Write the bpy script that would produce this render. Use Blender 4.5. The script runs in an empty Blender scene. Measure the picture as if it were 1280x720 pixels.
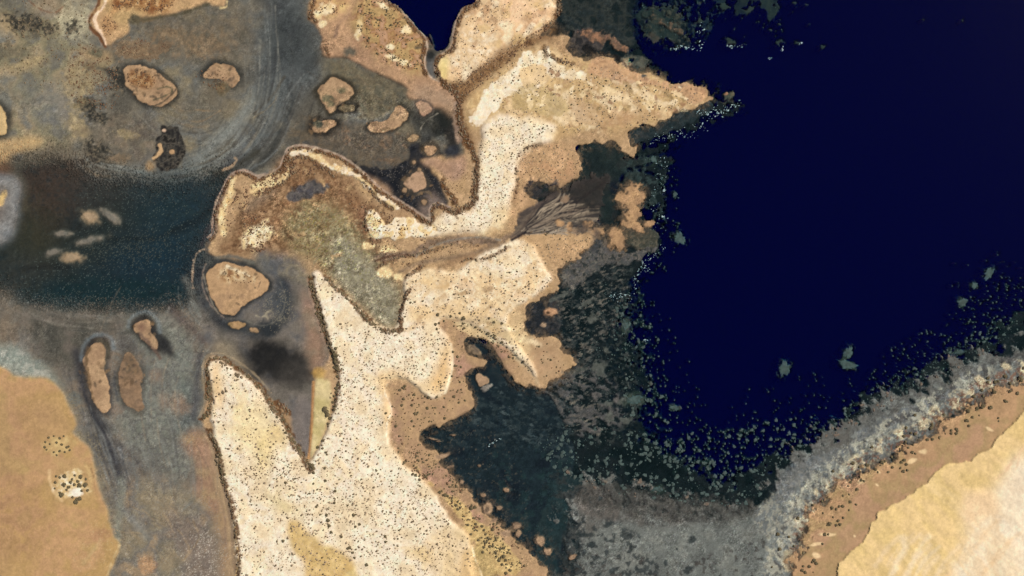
import bpy, bmesh, math, random
import numpy as np

# ---------------------------------------------------------------- camera, sky, sun
sc = bpy.context.scene
COL = sc.collection
CAM_H = 1280.0
cd = bpy.data.cameras.new('camera'); cam = bpy.data.objects.new('camera', cd); COL.objects.link(cam)
cam.location = (0, 0, CAM_H); cam.rotation_euler = (0, 0, 0)      # aerial view straight down, north up
cd.sensor_width = 36; cd.lens = 36.0; cd.clip_start = 1; cd.clip_end = 20000
sc.camera = cam
SUN_EL, SUN_AZ = math.radians(48), math.radians(62)               # azimuth clockwise from north
w = bpy.data.worlds.new('World'); sc.world = w; w.use_nodes = True
nt = w.node_tree; bg = nt.nodes['Background']
sky = nt.nodes.new('ShaderNodeTexSky'); sky.sky_type = 'NISHITA'; sky.sun_disc = False
sky.sun_elevation = SUN_EL; sky.sun_rotation = SUN_AZ
nt.links.new(sky.outputs[0], bg.inputs[0]); bg.inputs[1].default_value = 0.06
sd = bpy.data.lights.new('sun', 'SUN'); sun = bpy.data.objects.new('sun', sd); COL.objects.link(sun)
sd.energy = 4.0; sd.angle = math.radians(0.5); sd.color = (1.0, 0.955, 0.89)
sun.rotation_euler = (math.pi/2 - SUN_EL, 0, math.pi - SUN_AZ)
sun.location = (300, 200, 500)
sc.view_settings.view_transform = 'Standard'; sc.view_settings.look = 'None'
sc.view_settings.exposure = 0.0; sc.view_settings.gamma = 1.0; sc.view_settings.use_curve_mapping = False
sc.render.engine = 'CYCLES'
sc.cycles.transparent_max_bounces = 12

rng = np.random.default_rng(11); random.seed(11)
LIGHT = np.array([1.08, 1.06, 1.06])       # what a white level surface reflects under this sun and sky
KABS = np.array([0.30, 0.10, 0.045])       # absorption of the water per metre

# ---------------------------------------------------------------- map raster (1 cell = 1 m)
X0, Y0, W, H = -20, -20, 1320, 760
YY, XX = np.mgrid[Y0:Y0+H, X0:X0+W].astype(np.float32)
def lin(c):
    c = np.asarray(c, float)/255.0
    return np.where(c <= 0.04045, c/12.92, ((c+0.055)/1.055)**2.4)
TAB = rng.random((256, 256)).astype(np.float32)
def noise(u, v, seed=0):
    u = u + seed*17.31; v = v + seed*9.77
    iu = np.floor(u).astype(np.int32); iv = np.floor(v).astype(np.int32)
    fu = u-iu; fv = v-iv; fu = fu*fu*(3-2*fu); fv = fv*fv*(3-2*fv)
    a = TAB[iv & 255, iu & 255]; b = TAB[iv & 255, (iu+1) & 255]
    c = TAB[(iv+1) & 255, iu & 255]; d = TAB[(iv+1) & 255, (iu+1) & 255]
    return (a*(1-fu)+b*fu)*(1-fv)+(c*(1-fu)+d*fu)*fv
def fbm(cell, seed=0, octv=4, sl=None, ang=0, sx=1.0):
    x, y = (XX, YY) if sl is None else (XX[sl], YY[sl])
    if ang or sx != 1.0:
        ca, sa = math.cos(ang), math.sin(ang)
        x, y = (x*ca+y*sa)/sx, (-x*sa+y*ca)
    t = 0; a = 1; s = 0
    for k in range(octv):
        t = t + a*noise(x/cell*2**k, y/cell*2**k, seed+k*3.7); s += a; a *= 0.55
    t = t/s
    return np.clip((t-0.5)*1.9+0.5, 0, 1)
WX = (fbm(14, 1)-0.5)*2; WY = (fbm(14, 2)-0.5)*2
STP = rng.normal(0, .5, (H, W)).astype(np.float32)   # grain of the sediment, used to break up edges
WXf = (fbm(4, 3, 2)-0.5)*2; WYf = (fbm(4, 4, 2)-0.5)*2
COLR = np.zeros((H, W, 3), np.float32)
HT = np.zeros((H, W), np.float32)
ZN = np.zeros((H, W), np.int16)
def sstep(a, b, x):
    t = np.clip((x-a)/(b-a), 0, 1); return t*t*(3-2*t)
def T(c, r, s):                       # survey points read off sheet (c, r) of the map, quarter metres
    return [(320*c+float(a)/4, 180*r+float(b)/4) for a, b in (p.split(',') for p in s.split())]
def G(s): return [tuple(float(v) for v in p.split(',')) for p in s.split()]
def smooth(pts, closed=True, n=2):
    p = np.array(pts, float)
    for _ in range(n):
        if closed:
            q = np.roll(p, -1, 0)
            p = np.stack([p*0.75+q*0.25, p*0.25+q*0.75], 1).reshape(-1, 2)
        else:
            q = p[1:]; o = p[:-1]
            m = np.stack([o*0.75+q*0.25, o*0.25+q*0.75], 1).reshape(-1, 2)
            p = np.vstack([p[:1], m, p[-1:]])
    return p
def box(p, m):
    x0 = int(max(0, math.floor(p[:, 0].min()-m-X0))); x1 = int(min(W, math.ceil(p[:, 0].max()+m-X0)+1))
    y0 = int(max(0, math.floor(p[:, 1].min()-m-Y0))); y1 = int(min(H, math.ceil(p[:, 1].max()+m-Y0)+1))
    return (slice(y0, max(y1, y0+1)), slice(x0, max(x1, x0+1)))
def fill(p, sl):
    h = sl[0].stop-sl[0].start; wd = sl[1].stop-sl[1].start
    out = np.zeros((h, wd), bool)
    xs = np.arange(sl[1].start, sl[1].stop)+X0
    a = p; b = np.roll(p, -1, 0)
    for i in range(h):
        y = sl[0].start+i+Y0+0.01
        c = (a[:, 1] <= y) != (b[:, 1] <= y)
        if not c.any(): continue
        xi = a[c, 0]+(y-a[c, 1])/(b[c, 1]-a[c, 1])*(b[c, 0]-a[c, 0])
        out[i] = (np.searchsorted(np.sort(xi), xs) % 2) == 1
    return out
def blur(m, s):
    if s < 0.4: return m
    r = max(1, int(round(s*0.9)))
    for _ in range(3):
        for ax in (0, 1):
            pad = [(0, 0), (0, 0)]; pad[ax] = (r+1, r)
            c = np.cumsum(np.pad(m, pad, mode='edge'), axis=ax, dtype=np.float64)
            n = m.shape[ax]
            m = ((c[2*r+1:] - c[:n]) if ax == 0 else (c[:, 2*r+1:] - c[:, :n]))/(2*r+1)
    return m.astype(np.float32)
def colour(spec, sl, cell, seed, ang=0, sx=1.0, con=1.0):
    if isinstance(spec, tuple): spec = [spec]
    cs = [lin(c) for c in spec]
    if len(cs) == 1: return cs[0][None, None, :]
    f = fbm(cell, seed, 5, sl, ang, sx); f = np.clip((f-0.5)*con+0.5, 0, 1)*(len(cs)-1)
    i = np.clip(f.astype(int), 0, len(cs)-2); t = (f-i)[..., None]
    A = np.array(cs); return A[i]*(1-t)+A[i+1]*t
MASKS = {}
def apply(m, sl, col, cell, seed, alpha, h, zone, ang, sx, con):
    m = np.clip(m, 0, 1)
    a = (m*alpha)[..., None]
    if col is not None:
        COLR[sl] = COLR[sl]*(1-a)+colour(col, sl, cell, seed, ang, sx, con)*a
    if h is not None: HT[sl] = HT[sl]*(1-m)+h*m
    if zone is not None: ZN[sl][m > 0.5] = zone
def area(pts, col, soft=1.5, warp=2.0, rag=0.0, alpha=1.0, h=None, zone=None, cell=18, seed=5, ang=0, sx=1.0, con=1.3,
         key=None, ragcell=8, hard=None, sm=2, ragang=0, ragsx=1.0, stip=0.0):
    p = smooth(pts, True, sm); wmax = float(np.max(warp)); sl = box(p, wmax*2+soft*3+4)
    if isinstance(warp, np.ndarray): warp = warp[sl]
    if isinstance(rag, np.ndarray): rag = rag[sl]
    m = fill(p, sl).astype(np.float32)
    if wmax:
        h_, w_ = m.shape; iy, ix = np.mgrid[0:h_, 0:w_]
        jx = np.clip(np.rint(ix+warp*(WX[sl]+0.45*WXf[sl])), 0, w_-1).astype(int)
        jy = np.clip(np.rint(iy+warp*(WY[sl]+0.45*WYf[sl])), 0, h_-1).astype(int)
        m = m[jy, jx]
    m = blur(m, soft)
    if np.max(rag) > 0:
        wd = 0.16 if hard is None else hard
        m2 = sstep(0.5-wd, 0.5+wd, m+rag*(fbm(ragcell, seed+20, 4, sl, ragang, ragsx)-0.5)*2*np.where((m > 0.02) & (m < 0.98), 1, 0))
        m = np.where(np.broadcast_to(rag, m.shape) > 0.01, m2, m)
    if stip: m = m*1.0+stip*STP[sl]*np.where((m > .03) & (m < .97), 1, 0); m = sstep(.12, .88, m)
    apply(m, sl, col, cell, seed, alpha, h, zone, ang, sx, con)
    if key: MASKS[key] = (sl, m)
    return sl, m
def line(pts, width, col, alpha=1.0, soft=1.0, jit=1.0, h=None, zone=None, cell=6, seed=9, con=1.2, w1=None):
    p = smooth(pts, False, 2); mw = max(width, w1 or 0); sl = box(p, mw+soft+jit+3)
    D = np.full(XX[sl].shape, 99.0, np.float32)
    ox, oy = sl[1].start, sl[0].start; n = len(p)-1
    for i in range(n):
        a, b = p[i], p[i+1]; r = mw+soft+jit+3
        wl = width if w1 is None else width+(w1-width)*i/n
        s2 = box(np.array([a, b]), r); s3 = (slice(s2[0].start-oy, s2[0].stop-oy), slice(s2[1].start-ox, s2[1].stop-ox))
        x = XX[s2]; y = YY[s2]; d = b-a; L = max(1e-6, d@d)
        t = np.clip(((x-a[0])*d[0]+(y-a[1])*d[1])/L, 0, 1)
        dd = np.hypot(x-a[0]-t*d[0], y-a[1]-t*d[1])-wl/2
        D[s3] = np.minimum(D[s3], dd)
    m = 1-sstep(-soft, soft, D+jit*(fbm(5, seed, 3, sl)-0.5)*2)
    apply(m, sl, col, cell, seed, alpha, h, zone, 0, 1, con)
def blob(x, y, rx, ry, col, ang=0, alpha=1.0, soft=0.35, rag=0.25, h=None, zone=None, cell=6, seed=7, con=1.2, ragcell=6):
    R = max(rx, ry)*(1+soft+rag)+3; sl = box(np.array([[x-R, y-R], [x+R, y+R]]), 1)
    a = math.radians(ang); ca, sa = math.cos(a), math.sin(a)
    dx = XX[sl]-x; dy = -(YY[sl]-y)
    r = np.hypot((dx*ca+dy*sa)/rx, (-dx*sa+dy*ca)/ry)+rag*(fbm(ragcell, seed, 4, sl)-0.5)*2
    m = 1-sstep(1-soft, 1+soft, r)
    apply(m, sl, col, cell, seed, alpha, h, zone, 0, 1, con)
def speck(pts, dens, col, alpha=0.6, seed=3, patch=20, size=1, thr=0.0, soft=6):
    p = smooth(pts); sl = box(p, 8); m = blur(fill(p, sl).astype(np.float32), soft)
    r = np.random.default_rng(seed).random(m.shape).astype(np.float32)
    pf = sstep(thr, thr+0.5, fbm(patch, seed, 3, sl)) if patch else 1.0
    s = (r < dens*pf*m).astype(np.float32)
    if size > 1:
        s = np.maximum(s, np.maximum(np.roll(s, 1, 1), np.roll(s, 1, 0)*0.7))
    a = (s*alpha)[..., None]
    COLR[sl] = COLR[sl]*(1-a)+colour(col, sl, 5, seed)*a

# ---------------------------------------------------------------- the ground, drawn layer by layer
Z_MUD, Z_SEA, Z_LAGOON, Z_LAND, Z_DUNE, Z_BEACH, Z_POND, Z_SHALLOW = 1, 2, 3, 4, 5, 6, 7, 8
ISLES = {}
FULL = G('-40,-40 1340,-40 1340,800 -40,800')
# tidal mud everywhere first
area(FULL, [(88, 84, 76), (112, 106, 94), (104, 104, 100), (128, 118, 98)], warp=0, cell=46, seed=31, h=0.15, zone=Z_MUD, con=1.5, sm=0)
# deep sea
area(G('690,-40 1340,-40 1340,760 600,760 500,560 530,440 600,380 640,200'), (1, 1, 42), soft=1, warp=0, h=-15, zone=Z_SEA, sm=0)

SHELF_A = G('''716,44 700,20 706,-40 780,-40 792,0 800,14 782,24 788,40 794,60 806,70 816,76 812,88 842,96 858,104 896,112 896,126
 918,124 926,132 906,146 880,158 846,172 812,178 800,190 822,186 838,196 830,214 832,236 826,250 814,262 818,272 808,276 828,284 830,300 824,312 812,326 796,332 800,345 790,352 792,368 780,374 786,392 790,410 796,430 800,450 806,470 812,490 806,510 814,530 812,548
 830,566 860,584 900,594 935,592 958,574 985,566 1020,548 1050,528 1060,506 1092,496 1120,476 1160,462 1196,446 1216,430 1246,424 1262,404 1290,396 1340,380 1340,780 600,780 500,560 540,430 640,400 690,330 740,280 715,230 715,180 780,165 820,150 790,95 730,78''')
DKSEA = [(15, 24, 25), (22, 30, 31), (30, 35, 36), (16, 26, 28)]
area(G('640,205 740,205 740,290 640,290'), DKSEA, soft=2, h=-1.5, zone=Z_SHALLOW); area(G('668,-60 790,-60 800,100 668,100'), DKSEA, soft=4, h=-1.2, zone=Z_SHALLOW)
area(SHELF_A, DKSEA, soft=9, warp=7, rag=.5, seed=151, ragcell=10, hard=.3, stip=.35, cell=22, h=-1.8, zone=Z_SHALLOW)
WM = np.full((H, W), 1.6, np.float32); RM_ = np.zeros((H, W), np.float32)
_p = np.array(G('706,-40 716,36 712,60 690,90 780,150 730,168 700,210 655,215 650,255 700,290 680,330 640,370 660,450 600,455 560,410 520,470 500,545 560,640 640,740 760,760 1340,760 1340,-40')); _sl = box(_p, 4)
_m = blur(fill(_p, _sl).astype(np.float32), 6); WM[_sl] += 3.2*_m; RM_[_sl] += .34*_m

# --- the mud flats of the north west
area(T(0,0,'-60,-60 480,-60 430,140 480,300 400,450 320,620 420,760 -60,760'), [(112, 108, 98), (132, 124, 100), (150, 134, 108), (118, 116, 108)], soft=14, warp=8, cell=30, seed=41, con=1.6)
blob(95, 25, 28, 22, [(196, 186, 156), (168, 158, 132)], alpha=.8, soft=.7, seed=42)
blob(60, 8, 20, 12, [(160, 142, 120), (140, 118, 98)], alpha=.6, soft=.6)
blob(4, 32, 14, 12, [(176, 152, 116)], alpha=.6, soft=.6)
blob(36, 30, 26, 11, [(84, 76, 60), (112, 98, 74)], ang=-12, alpha=.75, soft=.6, rag=.5)
blob(12, 65, 20, 10, [(92, 86, 74)], alpha=.6, soft=.7, rag=.5)
blob(22, 86, 32, 7, [(168, 146, 112)], ang=18, alpha=.6, soft=.7)
line(T(0,0,'400,300 340,420 310,520 330,600 420,660'), 14, [(168, 146, 108), (150, 128, 100)], alpha=.5, soft=7)
line(T(0,0,'130,-10 200,50 280,70 330,20'), 1.5, (110, 72, 50), alpha=.6, soft=1)
blob(75, 130, 40, 24, [(112, 114, 116), (126, 126, 124)], alpha=.6, soft=.8)
blob(30, 115, 36, 22, [(116, 114, 104)], alpha=.5, soft=.8)
area(T(0,0,'650,130 800,80 960,60 1100,40 1280,40 1280,300 1100,300 900,330 700,200'), [(92, 86, 74), (108, 98, 84), (118, 104, 84)], soft=9, warp=6, cell=9, seed=43, alpha=.8)
area(T(0,0,'560,230 650,200 760,190 860,230 850,260 700,300 580,290'), [(136, 112, 86), (116, 96, 76)], soft=4, warp=4, rag=.5, alpha=.7, cell=4)
area(T(0,0,'380,260 450,240 500,250 560,260 540,310 480,320 430,310'), [(170, 142, 104)], soft=3, warp=3, alpha=.7)
blob(120, 66, 8, 6, (84, 84, 70), alpha=.8, soft=.5, rag=.4)
for x, y, rx, ry, a in ((112,133,13,9,0), (124,147,10,6,-10), (118,192,18,14,-20), (128,205,12,9,0), (145,95,8,10,-40), (108,128,8,6,0)):
    blob(x, y, rx, ry, [(50, 50, 48), (84, 80, 70)], ang=a, alpha=.85, soft=.5, rag=.7, seed=int(x))
line(T(0,0,'430,330 500,335 540,350 580,400 620,420'), 6, (56, 54, 52), alpha=.8, soft=3)
area(T(0,0,'880,470 1050,430 1180,470 1200,560 1100,640 900,600 760,560'), [(104, 98, 86), (118, 106, 88)], soft=8, warp=5, alpha=.7)
area(G('136,150 190,140 200,165 195,205 160,210 120,200 118,170'), [(128, 112, 94), (104, 96, 84), (96, 84, 74)], soft=8, warp=5, alpha=.7)
# sweep of blue grey mud along the lagoon head
line(G('104,205 118,214 140,222 158,214 172,216 190,224 212,224 236,212 256,192 276,170 300,150 322,118'), 15, [(116, 118, 114), (134, 136, 130)], alpha=.95, soft=8, seed=4)
line(G('100,200 108,211 122,220 136,221'), 4, (160, 138, 110), alpha=.8, soft=3)
line(G('174,214 188,222 204,227 222,226'), 4, (134, 146, 142), alpha=.8, soft=3)
line(G('96,182 92,192 100,204'), 7, (124, 124, 118), alpha=.6, soft=5)
for x, y, rx, ry, a in ((30,28,22,9,-10), (112,133,12,7,10), (124,147,10,6,-10), (120,190,14,12,-20), (128,205,10,8,0), (106,200,6,8,0), (148,104,8,10,-40), (108,128,8,6,0), (146,92,10,5,-45), (152,98,9,4,-45), (90,34,8,6,0), (62,36,8,6,0), (150,26,6,4,0)):
    blob(x, y, rx, ry, [(40, 40, 38), (62, 60, 54), (120, 108, 90)], ang=a, alpha=.9, soft=.35, rag=.9, seed=int(x)+3, cell=3, ragcell=4)
for k, (x, y, rx, ry, a, c) in enumerate(((112,82,12,5,-30,0), (104,100,12,22,10,1), (90,110,10,20,15,1), (160,60,22,9,-10,0), (178,66,14,6,0,0), (132,80,10,4,10,1), (95,150,8,18,10,1), (160,168,14,6,-20,1), (150,200,10,6,0,0), (30,80,22,5,15,1), (250,55,30,14,0,0), (210,40,18,8,0,0))):
    blob(x, y, rx, ry, [(150, 126, 98), (128, 106, 82), (108, 96, 78)] if c == 0 else [(176, 156, 116), (146, 130, 100)], ang=a, alpha=.6, soft=.6, rag=.6, seed=k+70, cell=4, ragcell=6)
# the drowned channel of the north
area(G('318,-40 385,-40 383,20 392,45 400,68 404,90 392,110 368,128 352,150 330,190 300,222 276,222 300,190 318,150 320,110 318,60 330,30'), [(74, 77, 78), (90, 94, 94), (64, 64, 64)], soft=9, warp=6, cell=24, seed=51, ang=-1.0, sx=2.2)
area(G('336,20 372,0 388,35 402,62 395,88 350,86 335,60'), [(52, 56, 58), (68, 72, 72)], soft=9, warp=6, alpha=.75)
line(G('318,142 332,128 343,118 350,104 356,96'), 3, (70, 62, 50), alpha=.7, soft=2); line(G('318,147 340,132 346,120'), 1.6, (128, 112, 84), alpha=.6)
line(G('359,98 361,112 368,124 358,150 350,166 342,180'), 4, (52, 56, 58), alpha=.7, soft=2.5)
line(G('352,165 340,190 322,208 300,218'), 8, (52, 54, 52), alpha=.75, soft=5)
line(G('300,168 308,190 296,200'), 9, (120, 126, 128), alpha=.5, soft=6)
area(G('398,60 440,74 470,90 500,108 530,124 540,150 560,180 540,200 480,190 440,170 400,140 360,160 355,190 420,195 470,235 520,260 560,262 575,225 582,180 560,120 520,110 470,85'), [(86, 82, 74), (104, 92, 76), (78, 76, 72)], soft=5, warp=5, cell=12, seed=52)
area(G('404,74 440,76 480,96 515,114 520,128 500,140 470,146 440,134 430,112 404,96'), [(96, 92, 78), (112, 102, 82), (92, 88, 76)], soft=4, warp=4, cell=9, seed=53)
area(G('420,150 470,168 530,160 528,196 500,200 478,206 440,192 416,186 380,176'), [(104, 92, 78), (86, 80, 72), (122, 100, 80)], soft=5, warp=5, cell=9, seed=54, alpha=.85)
line(G('404,70 424,70 446,74 470,90 496,103 510,110'), 3.5, (60, 54, 46), alpha=.8, soft=2)
R3 = random.Random(12)
def flow(guide, n, spread, cols, alpha=.28, w0=.7, w1=2.4, soft=1.2):
    g_ = smooth(guide, False); seg = np.hypot(*(g_[1:]-g_[:-1]).T); cum = np.concatenate([[0], np.cumsum(seg)]); L = cum[-1]
    for k in range(n):
        o_ = R3.gauss(0, spread*.5); a = R3.random()*.75; b = min(1, a+R3.uniform(.15, .45)); P = []; ph = R3.random()*6
        for t in np.linspace(a, b, 7):
            x = np.interp(t*L, cum, g_[:, 0]); y = np.interp(t*L, cum, g_[:, 1]); x2 = np.interp(min(L, t*L+4), cum, g_[:, 0]); y2 = np.interp(min(L, t*L+4), cum, g_[:, 1])
            d = math.hypot(x2-x, y2-y) or 1; q = o_*(1+.35*math.sin(3*t+ph))+2.6*math.sin(7*t+ph)+1.5*math.sin(17*t+2*ph); P.append((x-(y2-y)/d*q, y+(x2-x)/d*q))
        line(P, R3.uniform(w0, w1), R3.choice(cols), alpha=alpha*R3.uniform(.6, 1.3), soft=soft, jit=.8, seed=k)
LTS = [(138, 140, 134), (126, 128, 124), (150, 146, 134), (64, 64, 62), (76, 74, 70), (58, 58, 58)]
flow(G('330,0 332,50 334,100 322,150 292,194 246,218 190,226 150,220'), 60, 26, LTS)
flow(G('385,86 366,124 350,166 326,198 296,216 250,232'), 40, 18, LTS[3:]+[(110, 112, 110)], .45)
flow(G('318,160 300,190 260,214 210,224 170,220 120,212 100,190'), 34, 12, LTS[:3]+[(120, 112, 98)], .5, 1, 3)
flow(G('150,110 200,150 240,170 290,160'), 26, 34, LTS+[(150, 124, 92)], .3)
flow(G('400,70 440,110 480,150 470,200'), 22, 40, [(70, 64, 58), (124, 110, 90), (96, 86, 74)], .3)
# black water and weed at the head of the small bay
area(G('424,196 445,200 470,214 500,205 512,196 506,180 524,178 545,182 556,190 548,200 560,215 570,222 566,240 560,262 552,262 541,258 536,272 524,270 508,260 492,250 478,232 458,218'), [(28, 30, 34), (38, 40, 46), (48, 47, 48), (28, 30, 36)], soft=4, warp=4, rag=.2, cell=9, seed=55)
blob(552, 152, 20, 22, [(28, 30, 30), (38, 40, 38)], ang=-50, soft=.45, rag=.25)
blob(566, 172, 9, 18, (46, 44, 42), soft=.6); blob(528, 150, 17, 18, [(66, 64, 58), (52, 52, 50)], soft=.6)
blob(567, 188, 11, 7, (48, 50, 56), soft=.5); blob(534, 176, 8, 12, (60, 60, 58), soft=.5)
line(G('547,142 530,152 524,166 522,178'), 0.9, (150, 142, 128), alpha=.6, soft=.8)
area(G('532,246 545,240 552,252 560,258 553,261 545,255 539,262 536,274 527,270 524,258'), [(132, 114, 104), (110, 98, 92)], soft=3, warp=2, alpha=.85)
speck(G('446,205 500,200 560,225 556,258 520,262'), .10, [(120, 112, 104), (90, 88, 90)], seed=61, patch=8)

# --- lagoon
area(G('-40,198 8,204 50,195 92,202 105,214 130,226 175,226 200,232 237,227 272,214 300,210 290,222 281,238 272,262 262,282 248,306 243,330 243,365 239,382 232,390 180,396 120,396 60,390 30,380 -40,352'),
     [(40, 46, 46), (48, 48, 44), (38, 46, 46)], soft=14, warp=9, stip=.5, cell=60, seed=71, h=-1.4, zone=Z_LAGOON, key='lagoon')
blob(58, 240, 62, 42, [(66, 54, 46), (74, 58, 48), (58, 52, 48)], alpha=.9, soft=.8, rag=.2, ragcell=30)
blob(150, 240, 60, 24, [(58, 60, 58), (50, 50, 48)], alpha=.6, soft=.8)
blob(40, 300, 34, 40, [(58, 56, 44), (66, 60, 44)], alpha=.7, soft=.8)
blob(150, 300, 60, 40, [(44, 46, 42)], alpha=.5, soft=.8)
blob(226, 270, 60, 52, [(34, 50, 58), (38, 52, 56)], ang=40, alpha=.85, soft=.8, rag=.15, ragcell=30)
blob(200, 340, 70, 40, [(30, 48, 58), (32, 46, 54)], alpha=.85, soft=.8, rag=.15, ragcell=30)
blob(120, 366, 130, 18, [(26, 44, 46), (30, 46, 50)], alpha=.9, soft=.7, rag=.2)
blob(20, 340, 40, 24, [(60, 58, 52), (52, 54, 52)], alpha=.8, soft=.8)
line(G('284,226 276,244 262,262 246,276 220,290'), 9, (30, 34, 36), alpha=.6, soft=6)
line(G('110,300 160,298 190,300 215,290 236,276'), 3, (30, 30, 28), alpha=.55, soft=4)
line(G('30,336 60,332 84,334'), 5, (36, 32, 30), alpha=.55, soft=5)
line(G('20,205 40,198 70,192 96,190'), 12, (106, 98, 84), alpha=.6, soft=8)
line(G('270,216 290,208 306,200 322,190'), 9, (56, 54, 46), alpha=.8, soft=5)
speck(G('90,225 230,235 250,290 240,390 20,385 40,320 110,300'), .05, [(112, 118, 108), (92, 98, 92)], alpha=.5, seed=62, patch=0)
speck(G('120,300 230,290 190,330 120,330 90,320'), .12, [(104, 96, 78), (80, 86, 78)], alpha=.55, seed=63, patch=0)
speck(FULL[:1]+G('320,-40 320,200 200,225 100,200 0,200'), .03, [(70, 60, 50), (150, 140, 120)], alpha=.5, seed=64, patch=18)
# western shoal and beaches of the lagoon's left edge
area(G('-40,212 10,216 24,222 28,240 22,262 18,285 10,304 -40,318'), [(120, 122, 124), (136, 134, 132), (108, 106, 104)], soft=5, warp=2, h=.05, zone=Z_MUD)
area(G('-40,226 2,232 8,242 6,262 -2,278 -40,284'), [(148, 128, 108), (112, 104, 100)], soft=4, warp=3)
blob(3, 247, 4, 9, (214, 182, 124), ang=-20, soft=.5, rag=.4)
area(G('-40,170 -5,172 16,174 44,172 60,178 36,186 12,190 16,197 4,206 -40,205'), [(196, 166, 120), (170, 144, 108)], soft=3, warp=2)
line(G('-10,210 10,212 26,220 32,236 30,262'), 8, (84, 74, 58), alpha=.6, soft=6)
area(T(0,1,'-60,90 30,100 60,120 40,140 0,142 -60,142'), (122, 88, 66), soft=5, warp=2, alpha=.8)
# --- grey flats south of the lagoon
area(G('-40,372 20,386 60,395 130,398 200,398 235,388 246,396 262,412 290,425 330,432 340,450 300,458 262,436 250,450 246,480 254,500 246,530 262,545 270,600 282,640 288,760 120,760 140,680 128,600 100,520 70,470 -40,440'),
     [(92, 88, 84), (112, 108, 102), (124, 110, 96), (104, 106, 102)], soft=14, warp=9, stip=.6, cell=34, seed=72, h=.12, zone=Z_MUD)
area(G('14,380 60,392 130,402 196,394 180,412 120,424 100,470 70,468 40,440 30,410'), [(76, 74, 68), (90, 86, 78), (104, 96, 88)], soft=8, warp=5, cell=20, seed=73)
speck(G('0,370 240,385 240,440 100,440 0,420'), .10, [(140, 132, 120), (52, 58, 60)], alpha=.5, seed=65, patch=12)
area(G('-40,425 6,430 24,436 40,448 56,462 72,472 84,488 74,482 50,474 20,472 0,460 -40,452'), [(152, 156, 146), (130, 138, 130), (166, 166, 156)], soft=4, warp=3, cell=8)
area(G('-40,355 10,372 24,392 28,420 10,432 -40,430'), [(124, 110, 94), (106, 100, 92)], soft=8, warp=4, alpha=.8)
area(G('150,400 200,396 232,404 244,424 246,470 240,500 252,530 240,560 248,590 232,605 190,600 160,560 140,520 150,480 190,470 185,440'), [(112, 114, 106), (128, 128, 118), (100, 99, 94), (118, 120, 110)], soft=7, warp=6, cell=12, seed=74, alpha=.9)
area(G('222,470 246,480 246,520 240,548 222,540 216,510'), [(96, 104, 100), (84, 90, 90)], soft=6, warp=4, alpha=.7)
line(G('250,445 246,470 246,500 242,520'), 9, (74, 74, 78), alpha=.75, soft=5)
line(G('214,385 226,400 240,410 252,425 268,432'), 9, (84, 70, 68), alpha=.6, soft=6)
line(G('232,350 242,370 246,392 260,404 284,414 330,420'), 8, (122, 120, 112), alpha=.6, soft=6)
line(G('262,432 278,424 310,420 335,422'), 12, [(126, 110, 92), (110, 100, 90)], alpha=.7, soft=6)
blob(322, 446, 18, 14, (50, 50, 46), alpha=.8, soft=.7)
blob(222, 505, 8, 14, (152, 126, 104), alpha=.6, soft=.7); blob(205, 500, 7, 10, (150, 124, 104), alpha=.5, soft=.7)
for (x, y) in ((232, 510), (146, 512), (196, 470)): blob(x, y, 8, 8, (140, 116, 98), alpha=.5, soft=.7)
# tidal channel
line(G('96,440 104,486 112,506 124,528 132,548 142,572 150,596 157,620 156,636'), 11, [(52, 52, 56), (66, 64, 66), (46, 48, 56)], alpha=.95, soft=6, seed=75, w1=6)
line(G('146,552 160,566 176,582 184,594'), 6, (82, 78, 76), alpha=.6, soft=4)
line(G('148,560 156,578 150,560'), 2, (128, 130, 132), alpha=.6, soft=2)
blob(184, 582, 22, 18, (96, 92, 88), alpha=.5, soft=.8)
area(G('150,610 190,600 230,612 262,620 284,640 290,760 140,760 150,690 142,650'), [(140, 126, 104), (130, 120, 102), (116, 110, 102), (148, 128, 104)], soft=8, warp=6, cell=22, seed=76)
area(G('200,640 230,640 262,655 280,690 278,760 230,760 232,700 215,670'), [(116, 104, 96), (132, 116, 104)], soft=6, warp=5, alpha=.8)
area(G('224,546 238,536 262,540 272,575 284,618 290,680 296,760 284,760 278,680 262,640 240,612 250,594 238,566'), [(160, 128, 106), (150, 120, 98), (160, 134, 104)], soft=4, warp=3, cell=14)
area(G('264,560 270,585 279,607 286,640 290,700 295,760 284,760 280,690 276,640 266,600'), [(168, 140, 108), (158, 136, 108)], soft=3, warp=2, alpha=.8)
line(G('152,600 152,624 148,650 146,680'), 9, (132, 132, 120), alpha=.7, soft=4); line(G('156,640 172,656 184,672'), 7, (134, 134, 130), alpha=.6, soft=5)
blob(184, 706, 11, 11, (172, 138, 106), soft=.3, rag=.15); line(G('193,698 197,706 193,716'), 2, (122, 104, 98), alpha=.7)
speck(G('120,420 240,400 250,600 160,620'), .20, [(146, 146, 140), (86, 90, 96)], alpha=.45, seed=66, patch=10)
speck(G('150,600 240,600 284,650 284,740 150,740'), .18, [(168, 160, 146), (104, 98, 96)], alpha=.5, seed=67, patch=14)
speck(G('130,530 200,560 170,640 150,640'), .20, [(118, 120, 124), (60, 62, 66)], alpha=.5, seed=68, patch=10)
speck(G('235,660 275,660 285,740 225,740'), .15, (196, 186, 172), alpha=.6, seed=69, patch=9)
flow(G('96,440 108,500 128,548 150,600 157,640'), 34, 18, [(48, 50, 56), (62, 62, 66), (120, 122, 120), (98, 98, 98)], .4)
flow(G('236,392 212,430 200,480 206,540 220,590 226,640'), 46, 60, [(136, 138, 132), (120, 122, 116), (78, 78, 78), (148, 132, 112)], .3)
flow(G('232,350 242,380 262,404 300,420 345,424'), 26, 14, LTS, .35)
flow(G('0,372 60,398 140,404 220,398'), 26, 14, [(120, 112, 104), (60, 62, 60), (136, 130, 120)], .3)
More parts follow.
